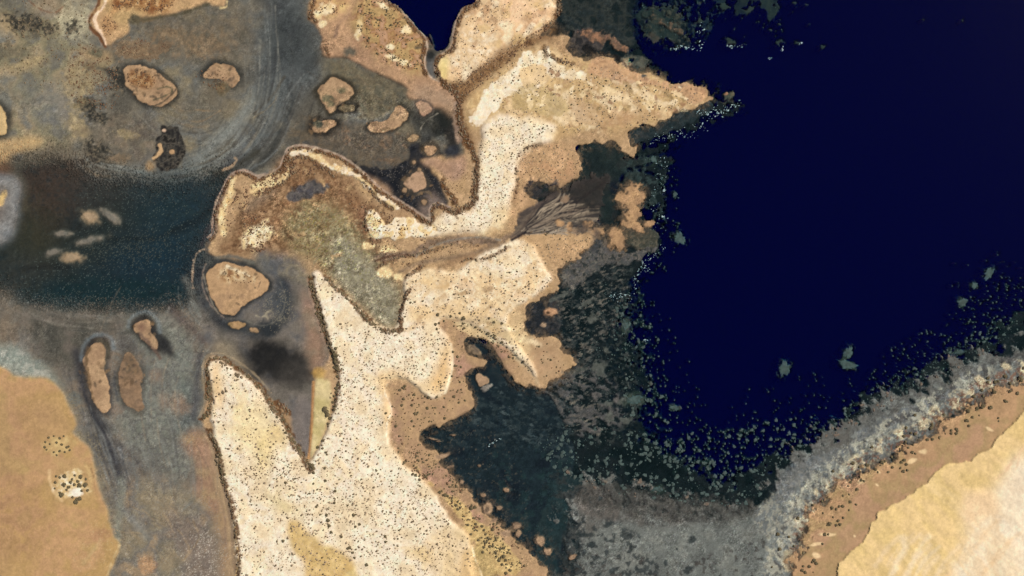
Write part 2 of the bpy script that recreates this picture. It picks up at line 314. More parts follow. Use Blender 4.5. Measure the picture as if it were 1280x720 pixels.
flow(G('150,640 190,660 230,700'), 26, 50, [(164, 140, 108), (116, 108, 102), (140, 130, 116)], .35)
flow(G('252,540 272,600 286,660 292,720'), 12, 12, [(176, 146, 114), (134, 112, 96)], .35)
# --- great tan flat of the south west
TANFLAT = G('-40,440')+T(0,2,'0,390 60,430 110,450 200,450 260,460 290,490 330,550 350,600 370,650 385,690 365,720')+T(0,3,'370,20 420,50 450,80 470,150 470,220 490,280 520,340 540,400 550,470 570,530 600,550 590,620 560,680 540,720 530,800')+G('-40,760')
area([(x-1, y-1) for x, y in TANFLAT], [(160, 152, 128), (176, 164, 132)], soft=2, warp=1)
area(TANFLAT, [(180, 143, 98), (192, 154, 104), (184, 148, 96), (194, 151, 108), (180, 150, 96)], soft=1.5, warp=1, cell=70, seed=81, h=.55, zone=Z_BEACH, key='tanflat')
area(G('-40,480 20,480 60,500 84,540 40,560 20,640 -40,700'), [(172, 132, 98), (184, 144, 104), (166, 128, 96)], soft=18, warp=6, cell=16, seed=82, alpha=.6)
area(G('-40,590 50,600 60,650 40,700 -40,720'), [(160, 122, 86), (178, 136, 100), (184, 144, 96)], soft=16, warp=6, cell=9, seed=83, alpha=.6)
line(G('150,680 140,700 134,720'), 1.6, (206, 180, 134), alpha=.6); line(G('126,675 116,690 104,704'), 4, (200, 170, 122), alpha=.5, soft=3)
blob(126, 668, 12, 8, (176, 132, 98), alpha=.6, soft=.6, rag=.5)
speck(G('100,650 150,650 140,720 90,720'), .08, (206, 176, 128), alpha=.6, seed=70, patch=8)
blob(91, 602, 28, 26, [(206, 172, 120), (190, 152, 104)], alpha=.8, soft=.3, rag=.1)
blob(88, 600, 23, 22, (184, 146, 100), alpha=.7, soft=.3)
line(G('62,588 62,602 68,616 78,626'), 3, (222, 184, 134), alpha=.8, soft=1.5); line(G('107,582 113,592 114,606 108,616'), 3, (214, 178, 122), alpha=.8, soft=1.5)
line(G('114,586 118,596 118,608'), 1.6, (138, 106, 74), alpha=.7)
blob(90, 604, 20, 15, [(236, 210, 160), (214, 180, 124), (250, 232, 200)], soft=.25, rag=.4, ragcell=8); blob(96, 616, 7, 6, (255, 240, 216), soft=.3)
blob(72, 556, 17, 11, [(210, 178, 122), (190, 152, 104)], soft=.4, rag=.3)

# --- L1: the whole tan land body
L1 = G('''546,100 542,85 546,70 564,61 566,45 570,32 575,15 582,9 597,5 599,-40 699,-40 697,0 696,14 693,27 684,38 668,48 690,44 716,44 706,58 716,76
 732,77 747,70 765,75 780,85 795,93 810,88 820,97 838,103 852,104 862,103 875,105 890,117 891,124 866,136 850,143 825,150 800,160 783,163 788,174 796,190 790,194 775,182
 767,177 740,176 722,183 719,195 727,207 727,217 710,227 690,235 677,227 662,226 655,234 657,243 667,250 690,262 720,270 744,290
 745,297 740,310 725,320 710,327 695,335 697,350 695,362 685,370 665,380 657,390 657,407 662,420 687,420 700,425 700,442 715,445 717,455 710,462 697,470 687,487
 672,484 655,485 645,475 640,466 632,455 627,442 615,430 600,420 587,419 577,425 582,437 592,447 610,452 605,460 585,462 581,472 585,485 590,500 597,507 582,517 565,527 540,530 525,540
 522,552 540,562 556,566 547,578 560,592 577,610 590,622 597,640 617,647 627,660 640,675 655,685 665,695 680,710 685,725 685,780 300,780''')+T(0,3,'1190,720 1170,640 1170,500 1150,380 1120,270 1085,180 1075,80 1040,0')+T(0,2,'1000,660 1040,560 1030,460 1018,380 1040,340 1070,330 1140,370 1200,410 1280,460')+G('''332,492 345,504 357,508 366,520 366,552 382,577 388,566 392,540 392,500 391,472 397,462
 413,446 406,417 399,395 394,372 389,360 384,350 379,350 350,332 320,325 290,322 277,322 262,318 257,308 264,300 270,295 269,280 270,262 279,245 284,230 291,219 305,216 320,227
 335,222 347,217 355,212 357,202 360,192 367,187 382,187 400,192 420,197 437,207 455,222 470,240 490,250 510,262 525,272 532,276 540,277 542,262 552,260 560,262
 562,250 552,232 548,222 540,212 535,205 525,202 537,196 550,193 560,200 575,197 583,188 578,172 571,155 571,125 560,115 552,102''')
area(L1, [(168, 134, 98), (184, 150, 112), (178, 144, 104), (192, 156, 116)], soft=1.6, warp=WM, rag=RM_, ragcell=6, cell=34, seed=91, h=.7, zone=Z_LAND, key='land')
# pale wet rim of the north coasts
RIMA = G('262,300 270,293 269,280 270,262 278,245 284,230 292,218 305,214 320,226 335,221 347,216 355,210 357,200 360,190 367,185 382,185 402,190 420,196 438,206 456,221 472,239 490,249 511,262 526,273 536,279')
line([(x+1, y-2) for x, y in RIMA], 3.4, [(176, 152, 132), (150, 124, 106)], alpha=.85, soft=1.2, jit=.5)
area(G('452,216 468,222 486,236 490,250 505,260 526,270 530,276 510,264 490,254 470,242'), [(152, 122, 100), (164, 132, 104)], soft=2.5, warp=2)
area(G('525,203 540,195 556,200 572,197 582,192 585,212 575,224 562,226 552,218 545,210 538,208'), [(176, 138, 108), (168, 134, 110)], soft=2, warp=1.5, cell=20)
# --- brown scrub plain
area(G('345,208 360,196 380,195 400,205 420,218 440,226 456,244 470,262 500,275 510,282 470,300 480,325 500,340 506,350 500,385 470,345 440,320 400,300 360,318 330,320 300,318 275,318 285,290 300,260 330,240'),
     [(126, 92, 64), (150, 116, 84), (110, 80, 54), (164, 130, 96)], soft=5, warp=5, cell=11, seed=92, con=1.6)
area(G('446,262 458,256 470,272 476,300 466,322 455,300 448,280'), [(122, 84, 66), (106, 76, 56)], soft=4, warp=4, alpha=.8)
area(G('360,268 380,248 405,252 430,262 450,285 458,308 476,330 498,352 504,384 499,410 487,413 468,402 446,378 424,358 402,336 384,322 366,308 352,292'),
     [(124, 102, 70), (142, 120, 86), (134, 116, 80), (150, 132, 98)], soft=5, warp=5, cell=8, seed=93, con=1.6)
area(G('410,292 440,300 462,322 480,340 492,360 502,385 498,410 486,412 468,402 446,378 428,360 414,335'), [(140, 130, 108), (154, 144, 120), (128, 118, 96)], soft=6, warp=5, cell=6, seed=94)
speck(G('352,262 440,262 500,350 498,408 480,408 400,335'), .22, [(100, 84, 52), (176, 168, 132)], alpha=.5, seed=71, patch=6, size=2)
speck(G('350,270 430,262 470,340 440,350 380,320'), .03, (140, 136, 50), alpha=.4, seed=72, patch=12, size=2)
speck(G('300,240 350,210 420,225 480,290 440,280 380,250 330,310 290,310'), .2, [(104, 68, 44), (188, 150, 110)], alpha=.5, seed=73, patch=8, size=2)
area(G('352,246 370,232 394,224 418,230 412,240 396,246 378,254 362,256'), [(76, 72, 74), (100, 92, 86), (64, 62, 62)], soft=4, warp=4, rag=.25, cell=7)
area(G('320,238 352,226 340,248 318,262 300,272'), [(128, 112, 94)], soft=5, warp=3, alpha=.6)
area(G('318,316 340,312 365,318 380,334 388,350 396,380 402,400 390,420 360,410 340,392 345,365 335,350 318,335'), [(112, 106, 98), (132, 122, 104), (100, 98, 98)], soft=5, warp=4, cell=12, h=.2, zone=Z_MUD)
area(G('320,322 332,320 345,334 352,352 340,352 328,340'), [(72, 76, 82), (90, 92, 94)], soft=5, warp=4, alpha=.85)
# --- mud bay between the two spits
area(G('330,345 378,348 393,385 404,420 413,446 397,463 391,474 390,500 390,560 384,576 366,552 365,520 356,508 340,500 325,480 300,462 268,442 255,425 250,400 252,350 262,330'),
     [(104, 98, 90), (118, 110, 102), (96, 94, 94)], soft=2.5, warp=2, cell=18, h=.1, zone=Z_MUD, seed=95)
area(G('378,352 392,380 403,420 412,444 397,462 391,474 380,460 384,430 378,400'), [(152, 122, 104), (144, 118, 98), (136, 118, 100)], soft=4, warp=2)
area(G('262,424 284,430 300,440 320,470 345,500 340,500 318,476 290,455 262,440'), [(124, 114, 98), (140, 126, 106)], soft=4, warp=3)
area(G('366,500 390,490 390,560 384,574 366,548'), [(124, 114, 108), (116, 108, 104)], soft=3, warp=1)
blob(344, 452, 46, 26, [(32, 32, 33), (40, 39, 38)], ang=-15, soft=.42, rag=.2, ragcell=14)
blob(366, 470, 18, 22, (66, 62, 58), ang=-50, alpha=.7, soft=.7)
area(G('247,330 256,335 258,350 262,372 270,390 284,398 305,402 322,408 345,400 352,385 350,362 340,352 352,342 360,350 368,372 362,400 345,420 318,424 290,418 266,408 252,392 246,370 244,350'),
     [(44, 48, 54), (58, 62, 66), (74, 74, 72)], soft=4, warp=3, cell=10, seed=96)
blob(336, 412, 14, 10, (46, 50, 54), soft=.6); blob(345, 375, 14, 18, (64, 70, 76), soft=.7, alpha=.8)
speck(G('320,375 365,365 375,400 330,410'), .25, (138, 130, 112), alpha=.6, seed=74, patch=8)
line(G('320,394 326,397 332,394 336,400 331,392 338,388'), 1.2, (158, 148, 128), alpha=.8)
line(G('262,312 248,312 242,325 240,345 241,360'), 2.2, (166, 148, 128), alpha=.9, soft=1); line(G('262,300 258,312 262,322 272,326'), 5, (64, 66, 66), alpha=.8, soft=2)
line(G('262,282 256,296 252,306'), 5, (64, 62, 64), alpha=.7, soft=2)
line(G('270,322 282,320 300,322 318,330'), 4, (106, 104, 96), alpha=.8, soft=2)

# --- dunes
R1 = random.Random(77)
WHITE = [(238, 212, 172), (248, 224, 188), (250, 228, 196), (252, 230, 202), (246, 220, 180)]
OCH = [(228, 192, 136), (238, 206, 150), (246, 220, 170), (222, 182, 124)]
BROWN = [(118, 86, 56), (148, 112, 76), (102, 72, 46)]
area(G('546,98 545,78 566,64 572,45 576,25 585,12 600,8 604,-40 690,-40 692,10 688,28 672,40 648,50 620,64 596,84 574,104 560,108'), [(222, 182, 132), (238, 202, 156), (232, 188, 140), (250, 222, 180)], soft=2.5, warp=3, cell=16, seed=101, h=2.2, zone=Z_DUNE)
area(G('625,-40 680,-40 688,5 682,24 655,34 632,30 622,10'), [(240, 194, 150), (250, 206, 164), (236, 196, 146)], soft=4, warp=3, alpha=.8)
area(G('575,45 600,25 625,60 600,80 575,85 560,82'), [(246, 220, 186), (226, 190, 140), (250, 228, 196)], soft=3, warp=4, cell=8, alpha=.8)
area(G('546,92 548,74 560,66 562,88 556,102'), [(222, 194, 128), (236, 212, 150)], soft=2, warp=2)
area(G('556,106 575,104 600,84 622,68 650,52 676,42 690,28 694,38 682,50 655,62 640,72 600,108 580,122 575,150 588,165 590,176 583,180 574,160 572,125'), BROWN, soft=3, warp=4, cell=9, seed=102, con=1.5)
# headland
area(G('580,128 600,108 640,72 665,58 680,57 697,62 712,78 732,78 762,76 790,94 812,90 850,106 888,118 880,128 850,140 800,158 770,164 730,162 700,170 690,180 660,178 640,160 604,150 588,170'),
     [(196, 160, 112), (214, 180, 130), (204, 170, 118), (188, 150, 108), (224, 190, 142)], soft=3, warp=3, cell=12, seed=103, h=1.8, zone=Z_DUNE, con=1.6)
area(G('590,135 604,108 640,84 650,68 668,57 682,60 690,78 712,86 734,90 738,100 716,104 700,96 672,112 648,118 622,128 612,146 600,160 588,160'), WHITE, soft=2.5, warp=4, rag=.45, cell=11, seed=104, con=1.7)
area(G('645,95 668,78 690,92 700,108 675,104 655,112'), [(228, 190, 134), (240, 204, 152)], soft=3, warp=3, rag=.3, alpha=.85)
for x, y, rx, ry, a in ((758,130,18,6,-40), (816,124,26,4,-24), (790,134,12,4,-40), (772,120,16,6,-25), (800,115,14,4,-20), (705,128,22,12,-20), (732,150,16,7,-40), (720,142,10,8,-60), (760,118,12,8,0), (780,102,14,5,-20), (742,140,10,3,-50), (700,146,16,6,-30)):
    blob(x, y, rx, ry, [(246, 220, 180), (232, 200, 152)], ang=a, soft=.5, rag=.5, alpha=.85, seed=int(x*3+y), ragcell=5)
area(G('700,120 745,128 800,140 840,138 800,156 760,162 730,160 712,140'), [(176, 136, 100), (190, 152, 110)], soft=4, warp=4, rag=.3, alpha=.6)
area(G('735,75 752,70 780,86 820,98 870,106 890,118 870,130 855,128 848,112 800,104 760,100 735,92'), [(176, 132, 100), (206, 160, 120), (160, 122, 98)], soft=3, warp=3, rag=.25, alpha=.75, cell=7)
area(G('640,112 676,106 690,118 720,130 700,150 660,144 640,134'), [(186, 158, 108), (204, 176, 124)], soft=4, warp=3, rag=.3, alpha=.75)
for k in range(80):
    x = R1.uniform(655, 860); y = 85+(x-655)*.10+R1.uniform(0, 58-(x-655)*.12); L = R1.uniform(1.5, 4)*R1.choice([1, 1, 2.4])
    blob(x, y, L, R1.uniform(1.2, 3.2), R1.choice([[(250, 226, 186), (236, 204, 156)], [(240, 210, 160)], [(150, 124, 84), (172, 140, 98)], [(160, 120, 88)]]), ang=-38+R1.gauss(0, 32), soft=.28, rag=.8, alpha=.85, seed=k, ragcell=4)
for k in range(40):
    x = R1.uniform(560, 690); y = R1.uniform(0, 60) if x > 585 else R1.uniform(50, 95)
    if ZN[int(y)-Y0, int(x)-X0] == Z_DUNE: blob(x, y, R1.uniform(3, 9), R1.uniform(2, 5), R1.choice([[(252, 228, 192)], [(214, 176, 116), (228, 190, 134)], [(184, 142, 104)]]), ang=R1.uniform(0, 60), soft=.5, rag=.6, alpha=.65, seed=k, ragcell=4)
for k in range(60):
    x = R1.uniform(505, 690); y = R1.uniform(300, 410)
    if ZN[int(y)-Y0, int(x)-X0] == Z_DUNE: blob(x, y, R1.uniform(3, 11), R1.uniform(2, 5), R1.choice([[(254, 234, 200)], [(210, 172, 122), (228, 190, 140)], [(238, 204, 152)], [(176, 140, 100)]]), ang=R1.uniform(-30, 60), soft=.5, rag=.6, alpha=.55, seed=k, ragcell=4)
# south shore of headland: tan apron
area(G('655,182 690,176 722,180 718,196 728,210 724,220 700,232 664,224 655,236 662,250 650,270 640,288 634,262 646,240 648,208'), [(196, 152, 112), (184, 148, 108), (206, 164, 122)], soft=3, warp=2, cell=12, seed=105)
# brightest spit
area(G('603,158 612,146 630,142 652,148 682,153 694,160 692,174 672,180 657,188 647,202 643,225 638,250 634,272 622,288 600,292 575,290 555,294 535,296 505,290 500,278 520,284 545,276 562,268 572,262 590,266 597,240 592,226 598,205 602,185'), WHITE, soft=1.8, warp=2.5, cell=16, seed=106, h=3.0, zone=Z_DUNE, key='whiteA')
area(G('618,270 628,255 636,255 636,275 622,292 600,295 590,290 608,285'), OCH, soft=3, warp=2, alpha=.7)
area(G('455,264 466,262 478,272 484,285 495,268 515,274 530,282 552,288 560,294 530,296 512,296 500,300 480,296 470,300 462,292'), WHITE+OCH, soft=2, warp=3, rag=.25, cell=8, seed=107, h=2, zone=Z_DUNE)
for x, y, r in ((466, 293, 5), (485, 311, 7), (460, 307, 5), (482, 340, 7), (500, 345, 5), (470, 280, 5)):
    blob(x, y, r*1.4, r*.9, [(240, 208, 156), (226, 188, 134)], soft=.4, rag=.4)
# arc ridge
line(G('365,193 378,190 395,194 402,202 412,208 425,210 440,217 455,226 468,238 480,250 495,258'), 8, OCH+WHITE, alpha=.95, soft=2, jit=3.5, h=1.8, zone=Z_DUNE, seed=23)
line(G('291,222 290,238 284,252 277,268 277,280 280,292'), 7, OCH, alpha=.95, soft=2, jit=2, seed=24)
line(G('322,236 338,230 352,224 362,214'), 8, OCH, alpha=.9, soft=2, jit=3, seed=25); line(G('318,234 330,230 340,226'), 6, [(240, 214, 160)], alpha=.8, soft=2, jit=2)
blob(322, 294, 20, 11, [(232, 200, 146), (250, 226, 186), (206, 172, 118)], ang=40, soft=.35, rag=.4)
blob(320, 240, 8, 5, (226, 190, 136), soft=.4, rag=.4)
blob(340, 222, 8, 4, (232, 200, 150), ang=20, soft=.4, rag=.4)
for k in range(60):
    x = R1.uniform(285, 500); y = R1.uniform(215, 335)
    if ZN[int(y)-Y0, int(x)-X0] == Z_LAND: blob(x, y, R1.uniform(1.5, 7), R1.uniform(1, 3), R1.choice([[(92, 66, 46)], [(112, 82, 56)], [(178, 146, 106)], [(196, 160, 114)]]), ang=R1.uniform(0, 180), soft=.5, rag=.8, alpha=.65, seed=k, ragcell=3)
# great southern spit
SPIT = G('''504,356 508,344 520,340 545,336 570,342 590,326 612,312 640,302 665,302 672,318 678,334 690,346 682,360 664,370 655,380 642,384 634,398 640,424 656,440 668,462 672,474 658,456 640,440 622,428 600,414 582,402 560,396 545,402
 556,412 562,425 566,440 566,462 561,480 553,494 545,500 535,496 524,486 508,474 494,468 482,474 480,488 488,500 490,520 484,536 488,556 506,584 530,600 545,620 565,655 584,668 590,690 590,780 300,780''')+T(0,3,'1200,720 1180,620 1178,500 1160,400 1132,290 1100,180 1085,80 1070,0')+G('''264,525 268,500 262,478 259,455 264,446 272,447 288,458 306,470 322,484 336,502 350,522 362,545 376,570 386,584 394,570 402,556 412,530 420,505 424,478 421,452 413,430 406,405 398,378 392,352 390,342 396,338 410,348 430,368 452,390 474,410 496,412 500,394 506,376''')
area(SPIT, WHITE, soft=1.3, warp=1.6, cell=26, seed=111, h=3.2, zone=Z_DUNE, key='spit', con=1.4)
area(G('504,356 508,344 545,336 580,342 600,325 640,302 665,302 678,334 690,346 664,370 640,384 630,400 600,395 570,385 540,400 510,400'), [(232, 196, 146), (246, 218, 172), (222, 184, 134), (250, 226, 188), (236, 200, 156)], soft=3, warp=3, cell=12, seed=112, alpha=.85, con=1.7)
area(G('590,330 620,320 650,308 668,322 660,345 640,350 610,345'), WHITE, soft=3, warp=3, rag=.3, alpha=.8)
area(G('515,368 530,362 560,362 575,372 572,380 545,384 525,382'), WHITE, soft=3, warp=2, alpha=.9)
area(G('562,385 600,392 632,398 640,420 625,430 606,420 585,410 566,398'), [(176, 148, 108), (196, 164, 120)], soft=3, warp=3, alpha=.7)
area(G('605,395 640,402 660,430 640,432 620,418 600,410'), [(222, 196, 146), (198, 168, 124)], soft=3, warp=3, rag=.3, alpha=.8)
area(G('510,385 540,388 560,385 590,380 600,395 560,402 530,398 512,404 505,398'), [(228, 190, 138), (240, 208, 158)], soft=3, warp=3, alpha=.8)
area(G('556,412 564,430 565,465 558,484 545,497 535,490 538,470 548,450 555,430'), [(226, 182, 126), (236, 198, 142)], soft=4, warp=2)
line(G('564,430 567,450 564,470 556,492'), 2.2, (252, 234, 196), alpha=.9, soft=1)
area(G('470,466 482,462 500,462 530,480 540,492 528,486 500,470 484,476 482,490 490,502 488,530 482,545 478,520 480,500 472,485'), [(228, 188, 134), (238, 204, 154)], soft=3, warp=1.5)
line(G('484,480 480,490 487,502 491,514 484,526 483,545'), 1.3, (254, 238, 206), alpha=.8, soft=.8)
area(T(1,3,'165,430 210,440 260,490 320,545 370,565 430,600 490,640 520,700 530,800 255,800 245,660 190,600 150,520'), [(212, 176, 116), (224, 190, 128), (206, 170, 110), (228, 198, 134)], soft=2.5, warp=2, cell=20, seed=113)
area(T(1,3,'720,545 780,560 840,580 880,640 900,680 860,660 790,610'), [(226, 192, 132)], soft=4, warp=2, alpha=.9)
area(T(1,3,'40,300 90,290 160,340 260,420 220,430 120,390 60,350'), [(230, 206, 150)], soft=5, warp=3, alpha=.8)
area(G('290,505 330,505 345,530 345,570 330,600 322,580 310,560 295,540'), [(232, 204, 140), (240, 214, 160)], soft=7, warp=4, alpha=.8)
area(G('345,520 360,545 345,560 335,540'), [(228, 196, 132)], soft=4, warp=3, alpha=.8)
area(G('264,450 278,452 276,480 284,500 274,515 266,490'), [(236, 196, 140)], soft=3, warp=2, alpha=.8)
area(G('520,690 545,655 555,660 600,665 620,700 640,760 560,760'), [(226, 190, 132)], soft=6, warp=3, alpha=.5)
for k in range(70):
    x = R1.uniform(505, 690); y = R1.uniform(300, 415)
    if ZN[int(y)-Y0, int(x)-X0] == Z_DUNE: blob(x, y, R1.uniform(3, 11), R1.uniform(2, 5), R1.choice([[(254, 234, 200)], [(206, 168, 118), (224, 186, 136)], [(236, 200, 148)], [(172, 136, 96)]]), ang=R1.uniform(-30, 60), soft=.5, rag=.6, alpha=.6, seed=k, ragcell=4)
# ochre wedge and its scarp
area(G('393,500 394,476 400,462 406,478 412,472 415,490 412,515 404,545 396,562 388,578 389,540'), [(206, 186, 136), (222, 198, 146), (196, 176, 120)], soft=1.5, warp=.8, h=1.2, zone=Z_DUNE)
line(G('392,478 391,500 390,530 388,556 386,572'), 3.2, (206, 152, 98), alpha=.9, soft=1.2, jit=.4)
line(G('391,480 389,520 386,566'), 1.2, (128, 92, 66), alpha=.8, soft=.8, jit=.3)
blob(399, 466, 8, 6, (190, 150, 84), alpha=.8, soft=.6)
# tan apron of the south shore
area(G('486,476 500,474 520,488 536,500 548,502 560,492 568,470 568,440 560,420 546,402 566,396 590,405 620,425 640,445 652,470 650,484 630,460 616,432 600,420 580,420 576,430 590,447 608,453 582,462 580,480 590,500 596,508 570,526 535,532 524,545 523,555 545,565 550,580 570,605 592,625 600,642 625,660 640,678 660,692 684,715 690,780 618,780 612,720 600,690 580,650 556,620 532,595 508,580 490,556 486,536 494,515 484,498'),
     [(178, 142, 108), (188, 152, 112), (170, 136, 104), (184, 142, 116)], soft=1.8, warp=1.5, cell=26, seed=121, h=.5, zone=Z_LAND, key='apron')
area(G('560,398 585,402 600,410 620,420 640,436 655,460 650,450 620,430 598,418 575,414 565,404'), [(222, 190, 140), (240, 214, 168)], soft=3, warp=2, rag=.2, alpha=.8)
area(G('510,572 530,590 560,616 580,634 600,655 625,668 640,690 660,720 610,720 600,690 580,655 555,622 530,597 505,580'), [(206, 172, 114), (222, 190, 128), (190, 156, 100)], soft=4, warp=3, cell=7, alpha=.85, rag=.2)
area(G('575,690 586,680 592,700 600,725 604,760 570,760'), [(226, 188, 134)], soft=3, warp=1)
area(G('588,685 600,680 615,700 622,740 620,780 606,780 602,735 596,705'), [(178, 152, 100), (190, 160, 108)], soft=2, warp=1)
line(G('590,682 594,700 602,716 606,740'), 1.5, (246, 216, 170), alpha=.9)
for x, y, a, l in ((645, 442, -58, 15), (660, 455, -62, 20), (668, 428, -30, 8), (655, 425, -20, 10)):
    blob(x, y, l, 3.4, (246, 220, 176), ang=a, soft=.8, rag=.3, alpha=.75)
blob(682, 455, 22, 22, [(186, 154, 118), (196, 156, 120)], alpha=.6, soft=.7); blob(650, 415, 12, 30, [(232, 200, 150)], ang=12, alpha=.6, soft=.7)
area(G('640,262 652,275 640,300 665,305 690,342 700,332 740,305 744,292 700,272 690,282 660,290 645,300'), [(186, 150, 110), (200, 162, 118)], soft=3, warp=2, alpha=.8)
area(G('700,305 735,300 740,312 710,325 690,322'), [(196, 156, 116)], soft=4, alpha=.5)
# north-west lands (tan shelf with scrub)
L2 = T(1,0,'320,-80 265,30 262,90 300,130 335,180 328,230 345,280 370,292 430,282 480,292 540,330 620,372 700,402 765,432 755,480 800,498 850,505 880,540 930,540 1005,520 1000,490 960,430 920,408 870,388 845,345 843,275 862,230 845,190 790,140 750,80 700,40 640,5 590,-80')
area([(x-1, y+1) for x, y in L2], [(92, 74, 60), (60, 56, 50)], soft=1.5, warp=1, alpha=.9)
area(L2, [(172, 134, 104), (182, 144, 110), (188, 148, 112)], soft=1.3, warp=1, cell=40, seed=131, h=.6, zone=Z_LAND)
area(T(1,0,'470,120 480,60 560,-60 590,0 700,50 745,85 790,145 840,195 850,240 838,290 840,350 790,370 700,340 600,290 540,230 500,180'), [(176, 144, 96), (196, 160, 108), (160, 118, 78), (188, 146, 112)], soft=4, warp=4, cell=9, seed=132, h=1.6, zone=Z_DUNE, con=1.6)
area(T(1,0,'300,-60 280,50 275,90 340,90 420,70 470,50 470,-60'), [(206, 168, 112), (190, 146, 104), (226, 190, 128)], soft=3, warp=3, cell=8, h=1.6, zone=Z_DUNE)
for x, y, rx, ry, a in ((410,11,9,6,0),(398,19,5,5,0),(450,30,4,6,-20),(448,43,4,6,0),(508,38,6,5,-30),(494,73,10,3,-15),(506,79,8,3,-20),(478,7,9,2.5,-30),(488,59,5,3,0),(404,30,5,4,0)):
    blob(x, y, rx, ry, [(248, 222, 180), (232, 200, 140)], ang=a, soft=.4, rag=.4)
area(T(1,0,'480,50 440,95 410,120 410,190 370,190 395,180 400,130 440,90'), (98, 76, 68), soft=1.5, warp=1)
blob(437, 65, 8, 5, (98, 90, 76), soft=.6, rag=.4)
area(T(1,0,'760,440 860,420 980,470 1000,520 990,600 960,560 900,520 820,500 760,480'), [(176, 142, 112), (166, 138, 112)], soft=3, warp=1, alpha=.9)
line(T(1,0,'1000,520 1000,600 1015,700'), 8, [(160, 134, 112), (144, 120, 104)], alpha=.9, soft=2.5)
line(T(1,0,'590,-20 650,10 710,42 748,80 792,138 850,188 848,230'), 2.2, (214, 180, 150), alpha=.7, soft=1)
L3 = T(0,0,'510,-80 492,20 462,70 440,110 465,150 505,180 530,235 560,212 620,172 655,150 640,110 670,78 712,96 722,106 730,80 800,76 900,62 960,40 1040,12 1100,36 1132,24 1130,-80')
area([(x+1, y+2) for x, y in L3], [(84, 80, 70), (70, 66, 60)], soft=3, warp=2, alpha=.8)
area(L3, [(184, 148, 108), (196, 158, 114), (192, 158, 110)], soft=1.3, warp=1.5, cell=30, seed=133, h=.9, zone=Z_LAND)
line(T(0,0,'535,-20 530,20 500,60 470,90 480,130 515,170 530,220'), 3.6, (250, 214, 180), alpha=.9, soft=1.2, jit=1.5, h=1.2)
area(T(0,0,'560,-60 900,-60 860,40 790,70 690,50 620,35 570,75 550,60'), [(132, 84, 50), (168, 126, 82), (150, 104, 62), (196, 156, 108)], soft=3, warp=3, cell=5, con=1.8)
area(T(0,0,'505,80 550,60 570,110 600,130 570,150 540,190 515,140'), [(150, 104, 68), (176, 134, 92)], soft=2, warp=2, alpha=.85)
line(T(0,0,'500,-20 490,30 460,75 442,110 460,150 500,180 525,232'), 3.4, (112, 72, 44), alpha=.9, soft=1.5, jit=1.5)
blob(168, 24, 8, 6, (92, 84, 66), soft=.5, rag=.3); blob(186, 24, 8, 4, (112, 96, 74), soft=.5, rag=.4)
line(T(0,0,'720,100 800,84 900,72 960,50 1040,22'), 3, (84, 78, 60), alpha=.8, soft=2)
line(G('276,10 284,9 284,2'), 1.5, (214, 190, 140), alpha=.8)

# pond in the north
area(T(1,0,'630,-80 650,0 706,30 764,82 805,136 858,184 884,232 900,258 958,240 972,180 985,120 1010,60 1045,26 1100,14 1108,-80'), (2, 4, 40), soft=1, warp=.7, h=-13, zone=Z_POND)
line(T(1,0,'765,90 805,140 840,175'), 4, (26, 28, 36), alpha=.9, soft=3)
line(T(1,0,'800,240 850,232 890,235 880,200 865,170'), 4, (74, 72, 62), alpha=.8, soft=2, h=-.8)
area(T(1,0,'850,262 890,262 905,285 890,320 888,350 910,400 880,390 850,350 842,300'), [(88, 86, 82), (108, 104, 100), (84, 82, 80)], soft=1.5, warp=1, h=-.3, zone=Z_POND)
blob(538, 69, 6, 6, (46, 46, 44), soft=.6)
line(T(1,0,'845,190 862,235 845,275 843,340 872,388 915,408'), 1.6, (192, 168, 146), alpha=.85, soft=.8, jit=.5)
line(T(1,0,'1108,-20 1100,18 1045,32 1018,66 995,116 985,180 975,245 905,278 890,335 905,385 925,408'), 1.6, (186, 158, 138), alpha=.85, soft=.8, jit=.5)

# --- islets of the mud flats; each is an object of its own
def islet(name_label, pts, cols, rim=(58, 54, 48), rimw=3.0, rs=2.0, sm=1, h=.55, cell=9, seed=140, dx=0, dy=0, soft=1.0, warp=1.0):
    z = 20+len(ISLES); ISLES[z] = name_label
    if rim is not None:
        rim = tuple(int(v*.74) for v in rim)
        c = np.mean(pts, 0); R = [tuple(c+(np.array(p)-c)*(1+rimw*1.7/max(6, np.hypot(*(np.array(p)-c))))+(dx, dy)) for p in pts]
        area(R, [rim, tuple(int(v*1.25) for v in rim)], soft=rs, warp=warp+1, alpha=.95)
    area(pts, cols, soft=soft+.4, warp=warp+.8, sm=sm, rag=.16, hard=.35, ragcell=5, stip=.12, cell=cell, seed=seed, h=h, zone=z)
TAN = [(160, 128, 98), (176, 142, 108), (184, 150, 114)]
islet('long tan sand islet with dark rim, westmost of three finger islets', T(0,2,'440,290 480,262 520,270 538,310 528,360 518,420 548,480 552,560 545,620 510,630 475,580 450,500 432,430 418,360'), TAN, rim=(66, 62, 60), rimw=4, rs=2, dy=-2)
islet('brown topped oval islet in the middle of three finger islets', T(0,2,'625,330 650,322 680,350 700,390 714,440 710,510 700,560 728,600 690,620 640,600 610,550 592,480 600,420 605,370'), [(150, 120, 92), (128, 104, 82), (168, 134, 104)], rim=(104, 98, 88), rimw=3, rs=2.5, cell=14)
area(T(0,2,'615,350 655,325 690,370 700,430 650,440 620,420'), [(104, 84, 68), (128, 104, 80), (92, 80, 66)], soft=2.5, warp=2, cell=6)
islet('slanting tan islet with a black weed bank on its east side', T(0,2,'670,185 700,155 740,152 764,190 760,228 782,250 802,300 780,315 740,278 700,236 672,205'), TAN, rim=(46, 44, 42), rimw=4, rs=2, dx=1)
area(T(0,2,'765,180 790,210 830,250 870,310 885,350 860,345 810,320 800,290 785,245 762,225'), [(40, 40, 42), (54, 54, 54)], soft=2.5, warp=2)
